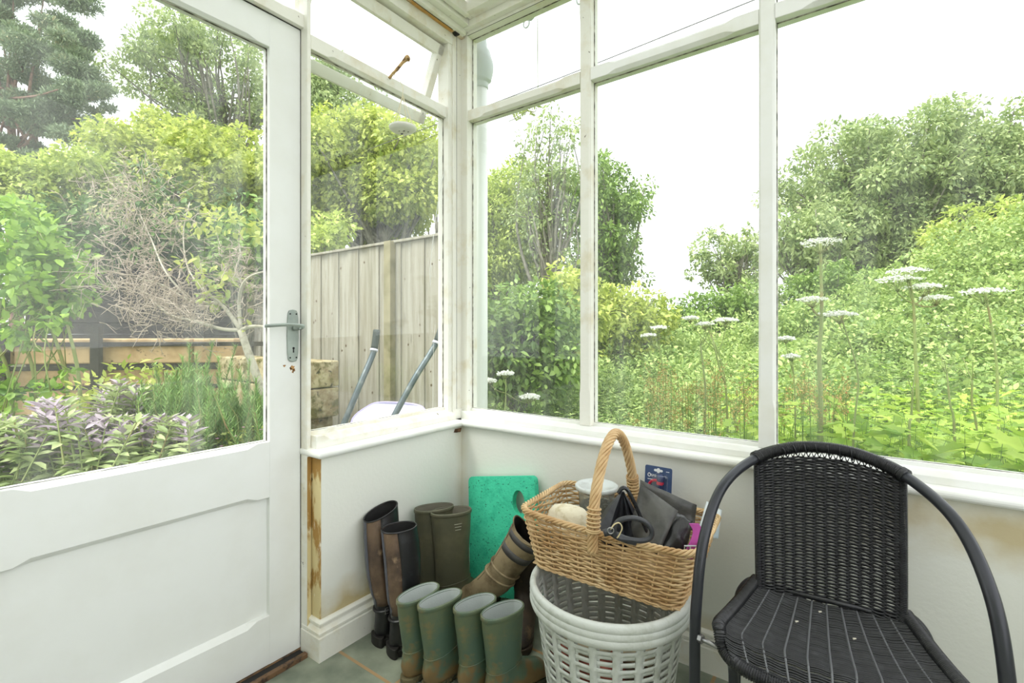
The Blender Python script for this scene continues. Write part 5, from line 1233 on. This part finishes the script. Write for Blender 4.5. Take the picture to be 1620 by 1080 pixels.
# card in local frame: x right, z up, front towards -y
cc = .0; cw, ch_ = .092, .21; zc = .0
P0 = card
b = MB().loft([[(x, y, z + .045) for x, z in rrect(cw, ch_, .006, 4)] for y in (-.0008, .0008)]); b.build('backing_card', blue, card, local=True)
b = MB().loft([[(x, y, z) for x, z in rrect(.030, .008, .0038, 5, 0, .137)] for y in (-.0014, -.0006)]); b.loft([[(x, y, z) for x, z in rrect(.010, .016, .0045, 5, 0, .137)] for y in (-.0013, -.0006)]); b.build('hang_hole', whitem, card, local=True)
b = MB().tube([(-.031 + .0045 * math.cos(a), -.0012, .119 + .0055 * math.sin(a)) for a in np.linspace(0, 2 * PI, 17)[:-1]], .0014, 5, loop=True)
def glyphs(mb, txt, x, z, h, y=-.0013):
    segs = {'S': [(1, 1, 0, 1), (0, 1, 0, .5), (0, .5, 1, .5), (1, .5, 1, 0), (1, 0, 0, 0)], 'P': [(0, 0, 0, 1), (0, 1, 1, 1), (1, 1, 1, .5), (1, .5, 0, .5)], 'O': [(0, 0, 0, 1), (0, 1, 1, 1), (1, 1, 1, 0), (1, 0, 0, 0)], 'R': [(0, 0, 0, 1), (0, 1, 1, 1), (1, 1, 1, .5), (1, .5, 0, .5), (.4, .5, 1, 0)], 'T': [(0, 1, 1, 1), (.5, 1, .5, 0)]}
    for c_ in txt:
        for x0, z0, x1, z1 in segs[c_]: mb.tube([(x + x0 * h * .6, y, z + z0 * h), (x + x1 * h * .6, y, z + z1 * h)], h * .11, 4)
        x += h * .95
glyphs(b, 'SPO', -.024, .1155, .0065); b.box((-.036, -.0013, .104), (-.012, -.0007, .1065)); b.box((.026, -.0013, .136), (.037, -.0007, .138)); b.build('printed_lettering', whitem, card, local=True)
b = MB().tube(catmull([(-.030, -.006, .085), (-.022, -.006, .098), (-.008, -.006, .105), (.008, -.006, .102)], 4), .0045, 8); b.build('red_arc', redm, card, smooth=True, local=True)
MB().loft([[(x, y, z) for x, z in rrect(.020, .010, .003, 3, .010, .098)] for y in (-.014, -.002)]).build('red_collar', redm, card, local=True)
MB().loft([[(.010 + r * math.cos(a), -.008 + r * .6 * math.sin(a), z) for a in np.linspace(0, 2 * PI, 17)[:-1]] for r, z in ((.003, .127), (.009, .124), (.012, .116), (.0115, .106), (.008, .10), (.008, .06), (.009, .04))]).build('gadget_body', blue2, card, smooth=True, local=True)
blis = bpy.data.materials.new('clear_blister'); blis.use_nodes = True; n = blis.node_tree; n.nodes.clear(); out = n.nodes.new('ShaderNodeOutputMaterial'); a1 = n.nodes.new('ShaderNodeBsdfTransparent'); a2 = n.nodes.new('ShaderNodeBsdfGlossy'); a2.inputs['Roughness'].default_value = .08; m_ = n.nodes.new('ShaderNodeMixShader'); m_.inputs[0].default_value = .12
n.links.new(a1.outputs[0], m_.inputs[1]); n.links.new(a2.outputs[0], m_.inputs[2]); n.links.new(m_.outputs[0], out.inputs[0])
b = MB(); b.loft([[(x, y, z) for x, z in rrect(.056 * s, .15 * s, .012 * s, 5, .010, .055)] for y, s in ((-.001, 1), (-.016, .9))], caps=False); b.add([(x, -.016, z) for x, z in rrect(.0504, .135, .0108, 5, .010, .055)], [tuple(range(24))]); b.build('blister', blis, card, smooth=True, local=True)

# ------------------------------------------------------------------ bistro chair
ratt = mat('black_resin_rattan', hexc(34, 35, 37), .27, noise=(hexc(48, 49, 52), 30, .5, .7)); tubem = mat('charcoal_steel_tube', hexc(50, 52, 57), .3, .3)
ch = thing('bistro_chair', 'black woven rattan bistro chair with bent tubular arms', 'chair', (1.42, -.33, 0), (0, 0, math.radians(5)))
# arch: front leg - up - back top - other front leg
def arch_pts(s):
    return [(s * .268, -.135, .0), (s * .268, -.135, .30), (s * .266, -.125, .46), (s * .257, -.07, .60), (s * .230, .05, .695), (s * .165, .185, .745)]
AP = arch_pts(-1) + [(-.08, .232, .775), (0, .243, .783), (.08, .232, .775)] + arch_pts(1)[::-1]
AC = catmull(AP, 10); MB().tube(AC, .0125, 14).build('arm_frame', tubem, ch, smooth=True, local=True)
for s in (-1, 1): MB().tube([(s * .268, -.135, 0), (s * .268, -.135, .03)], .0155, 12).build('foot_cap', black_gap, ch, smooth=True, local=True)
# wrapping on the top rail
i0, i1 = [int(np.argmin(np.abs(AC[:, 0] - v))) for v in (-.168, .168)]
seg = AC[i0:i1 + 1]; d = np.concatenate([[0], np.cumsum(np.linalg.norm(np.diff(seg, axis=0), axis=1))]); nwr = 420
s = np.linspace(0, d[-1], nwr); path = np.stack([np.interp(s, d, seg[:, k]) for k in range(3)], 1)
MB().tube(path, .0158 + .0014 * np.cos(s / .0042 * 2 * PI) + .0018 * (np.minimum(s, d[-1] - s) < .016), 14).build('rail_wrapping', ratt, ch, smooth=True, local=True)
b = MB()
for k in range(7):
    j = int(nwr * (.22 + k * .075)); p = path[j]; t_ = path[j + 1] - path[j]; t_ /= np.linalg.norm(t_); u = np.cross(t_, (0, 0, 1)); u /= np.linalg.norm(u); v = np.cross(t_, u)
    b.tube([p + .0185 * (u * math.cos(a) + v * math.sin(a)) + t_ * .006 * math.sin(a * .5) for a in np.linspace(-.6, 2.4, 10)], .0022, 5)
b.build('rail_stitching', ratt, ch, smooth=True, local=True)
# rear legs: bend out from under the seat's back corners
for s in (-1, 1):
    MB().tube(catmull([(s * .13, .115, .405), (s * .165, .135, .425), (s * .198, .13, .385), (s * .205, .135, .30), (s * .215, .18, .012)], 8), .0115, 12).build('rear_leg', tubem, ch, smooth=True, local=True)
    MB().tube([(s * .268, -.135, .388), (s * .208, -.160, .392)], .0055, 10).build('bolt', steel, ch, smooth=True, local=True)
    MB().tube([(s * .257, -.1395, .3887), (s * .249, -.143, .3893)], .010, 6).build('washer', steel, ch, local=True)
    MB().tube(catmull([(s * .19, -.16, .385), (s * .185, -.13, .30), (s * .19, -.17, .012)], 6), .011, 12).build('inner_leg', tubem, ch, smooth=True, local=True)
# backrest surface P(u,v): u -1..1 across, v 0 bottom ..1 top
def bk(u, v):
    w = .150 + .013 * v; top = .745 + .026 * (1 - u * u); z = .415 + (top - .415) * v
    y = .130 + .112 * v ** 1.1 - .010 * u * u * 1 + .022 * (1 - u * u) * .6 - .012
    return np.array([u * w, y + .016 * v * (u * u) * -1, z])
ribs = np.linspace(-1, 1, 14)
b = MB()
for u in ribs: b.tube([bk(u, v) for v in np.linspace(-.02, .985, 16)], .0032 if abs(u) < 1 else .0055, 6)
b.build('back_ribs', ratt, ch, smooth=True, local=True)['kind'] = 'stuff'
b = MB(); nr = 94
for k in range(nr):
    v = .0 + .965 * k / nr; us = np.linspace(-1, 1, 14 * 4 + 1 - 4); pts = []
    for u in us:
        p = bk(u, v); ph = (u + 1) / 2 * 13 * PI; pts.append(p + np.array([0, -.0040 * math.cos(ph + k * PI), .0006 * math.sin(ph * 1.7 + k)]))
    b.tube(pts, .0027, 5)
b.build('back_weave', ratt, ch, smooth=True, local=True)
for s in (-1, 1):
    b = MB()
    for k in range(90):
        p = bk(s, k / 90); b.tube([p + np.array([.0078 * math.cos(a), .0078 * math.sin(a), 0]) for a in np.linspace(0, 2 * PI, 8)[:-1]], .0019, 4, loop=True)
    b.build('back_edge_wrapping', ratt, ch, smooth=True, local=True)
# zigzag lashing to the top rail
b = MB()
for k in range(13):
    u0, u1 = -1 + 2 * k / 13, -1 + 2 * (k + .5) / 13; 
    for ua, ub in ((u0, u1), (u1, u0 + 2 / 13)): pa, pb = bk(ua, .955), bk(min(1, ub), .955); b.tube([pa, (pa + pb) / 2 + np.array([0, .0, .016]), pb], .0017, 4)
b.build('top_lashing', ratt, ch, smooth=True, local=True)
# seat surface S(u,v): v 0 back .. 1 front
def st(u, v):
    k_ = max(0, v - .70) / .30; w = .158 + .062 * math.sin(PI / 2 * min(1, v * 1.1)) - .034 * k_ * k_
    y = .128 - .335 * v
    z = .412 - .020 * math.sin(PI * min(1, v * 1.15)) + .008 * u * u - .0 * v
    z += -.03 * max(0, v - .86) / .14
    return np.array([u * w, y, z + .014 * (abs(u) ** 4)])
b = MB(); nr = 78
for k in range(nr):
    v = .01 + 1.0 * k / nr; us = np.linspace(-.97, .97, 45)
    b.tube([st(u, v) + np.array([0, 0, .0013 * math.cos((u + 1) / 2 * 9 * 2 * PI) + .0006 * math.sin(k * 2.7)]) for u in us], .0026, 5)
b.build('seat_weave', ratt, ch, smooth=True, local=True)
b = MB()
for u in np.linspace(-.78, .78, 9): b.tube([st(u, v) + np.array([0, 0, .0015]) for v in np.linspace(0, 1.0, 24)], .0024, 5)
b.build('seat_ribs', mat('highlit_rattan_rib', hexc(104, 106, 108), .5), ch, smooth=True, local=True)['kind'] = 'stuff'  # highlights along the black ribs are put into this lighter grey
pl = [st(-1, v) for v in np.linspace(0, .85, 12)]
fr = [np.array([-.20, -.172, .400]), np.array([-.165, -.202, .392]), np.array([-.10, -.217, .388]), np.array([0, -.222, .386]), np.array([.10, -.217, .388]), np.array([.165, -.202, .392]), np.array([.20, -.172, .400])]
pr = [st(1, v) for v in np.linspace(.85, 0, 12)]
fc = catmull(pl + fr + pr, 6); d = np.concatenate([[0], np.cumsum(np.linalg.norm(np.diff(fc, axis=0), axis=1))]); nw = 1500; s = np.linspace(0, d[-1], nw); path = np.stack([np.interp(s, d, fc[:, k]) for k in range(3)], 1)
MB().tube(path, .0135 + .0013 * np.cos(s / .0046 * 2 * PI), 12).build('seat_rim_wrapping', ratt, ch, smooth=True, local=True)
MB().tube([st(-1, 0) - np.array([0, 0, .012]), st(1, 0) - np.array([0, 0, .012])], .007, 10).build('seat_back_bar', ratt, ch, smooth=True, local=True)

ptop = [st(u, v) + np.array([0, 0, .004]) for u, v in ((-.1, .12), (-.35, .3), (.25, .32))]
for k, p in enumerate(ptop): MB().tube([p, p + np.array([.006, .003, .001])], [.0022, .0014], 6).build('bird_speck', mat('chalky_speck', hexc(214, 208, 192), .9) if k == 0 else MATS['chalky_speck'], ch, local=True)
# ------------------------------------------------------------------ hanging saucer and small debris
china = mat('white_glazed_ceramic', hexc(232, 232, 224), .3)
string = mat('cream_string', hexc(226, 218, 190), .8)
hs = thing('hanging_disc', 'small white disc hanging on strings from the left window transom', 'hanging ornament', (.03, -.375, 1.886))
b = MB(); b.loft([[(r * math.cos(a), r * math.sin(a), z) for a in np.linspace(0, 2 * PI, 37)[:-1]] for r, z in ((.001, -.010), (.030, -.010), (.044, -.005), (.052, .002), (.053, .008), (.050, .011), (.040, .009), (.001, .008))], caps=False); b.build('disc', china, hs, smooth=True, local=True)
b = MB()
for (x, y, s_) in ((.012, -.004, .003), (-.004, -.014, .002), (.018, .012, .0025), (-.016, .010, .004)): b.loft([[(x + s_ * 1.6 * math.cos(a), y + s_ * math.sin(a), z) for a in np.linspace(0, 2 * PI, 9)[:-1]] for z in (-.0108, -.0095)])
b.build('dark_marks', black, hs, local=True)['kind'] = 'stuff'
knot = (.0, 0.0, .135)
for a in (.3, 1.9, 3.5, 5.1): MB().tube(catmull([(.046 * math.cos(a), .046 * math.sin(a), .006), (.02 * math.cos(a), .02 * math.sin(a), .075), knot], 4), .0016, 4).build('string', string, hs, local=True)
MB().tube(catmull([knot, (-.004, .002, .17), (-.03, -.008, .215), (-.058, -.012, .224)], 5), .0013, 5).build('string', string, hs, local=True)
MB().tube([(0.005, .0, -.010), (.005, .002, -.06)], .0008, 4).build('string', string, hs, local=True)
tw = mat('dry_twig', hexc(190, 158, 110), .9, noise=(hexc(96, 72, 52), 40, .45, .6))
o = MB().tube(catmull([(-.036, -.386, 2.100), (-.02, -.384, 2.112), (.0, -.376, 2.130), (.012, -.366, 2.150), (.024, -.352, 2.172), (.030, -.340, 2.180)], 4), [.006, .0055, .006, .005, .0055, .006, .005, .006, .007, .006, .006, .006, .006, .006, .007, .008, .010, .012, .013, .011, .005], 8).build('dry_twig', tw, None, smooth=True)
tag(o, 'dried twig stuck on the transom holding the hanging disc', 'twig')
o = thing('withered_leaf', 'withered brown leaf caught in cobweb just below the sill corner', 'leaf', (.006, -.035, .655))
lm = mat('withered_brown', hexc(120, 88, 60), .9, noise=(hexc(70, 52, 36), 40, .4, .6))
sheetmesh([(.004, -.046, .664), (.020, -.020, .668), (.022, -.030, .650), (.004, -.056, .650)], 6, 6, .004, .002, 4).build('leaf_blade', lm, o, smooth=True)
MB().tube([(.006, -.03, .668), (.003, -.008, .672)], .0008, 4).build('cobweb', string, o)
web = mat('pale_cobweb', hexc(226, 228, 222), .6)
o = MB().tube(catmull([(-.060, -.045, 1.85), (-.058, -.095, 1.66), (-.056, -.14, 1.40), (-.055, -.142, 1.30)], 8), .002, 4).build('cobweb_thread', web, None); tag(o, 'long curved pale thread hanging inside the left window', 'thread', 'threads on the left window')
o = MB().tube(catmull([(-.062, -.105, 1.13), (-.060, -.118, 1.02), (-.060, -.122, .757)], 8), .0009, 4).build('cobweb_thread', web, None); tag(o, 'short straight pale thread low on the left window', 'thread', 'threads on the left window')
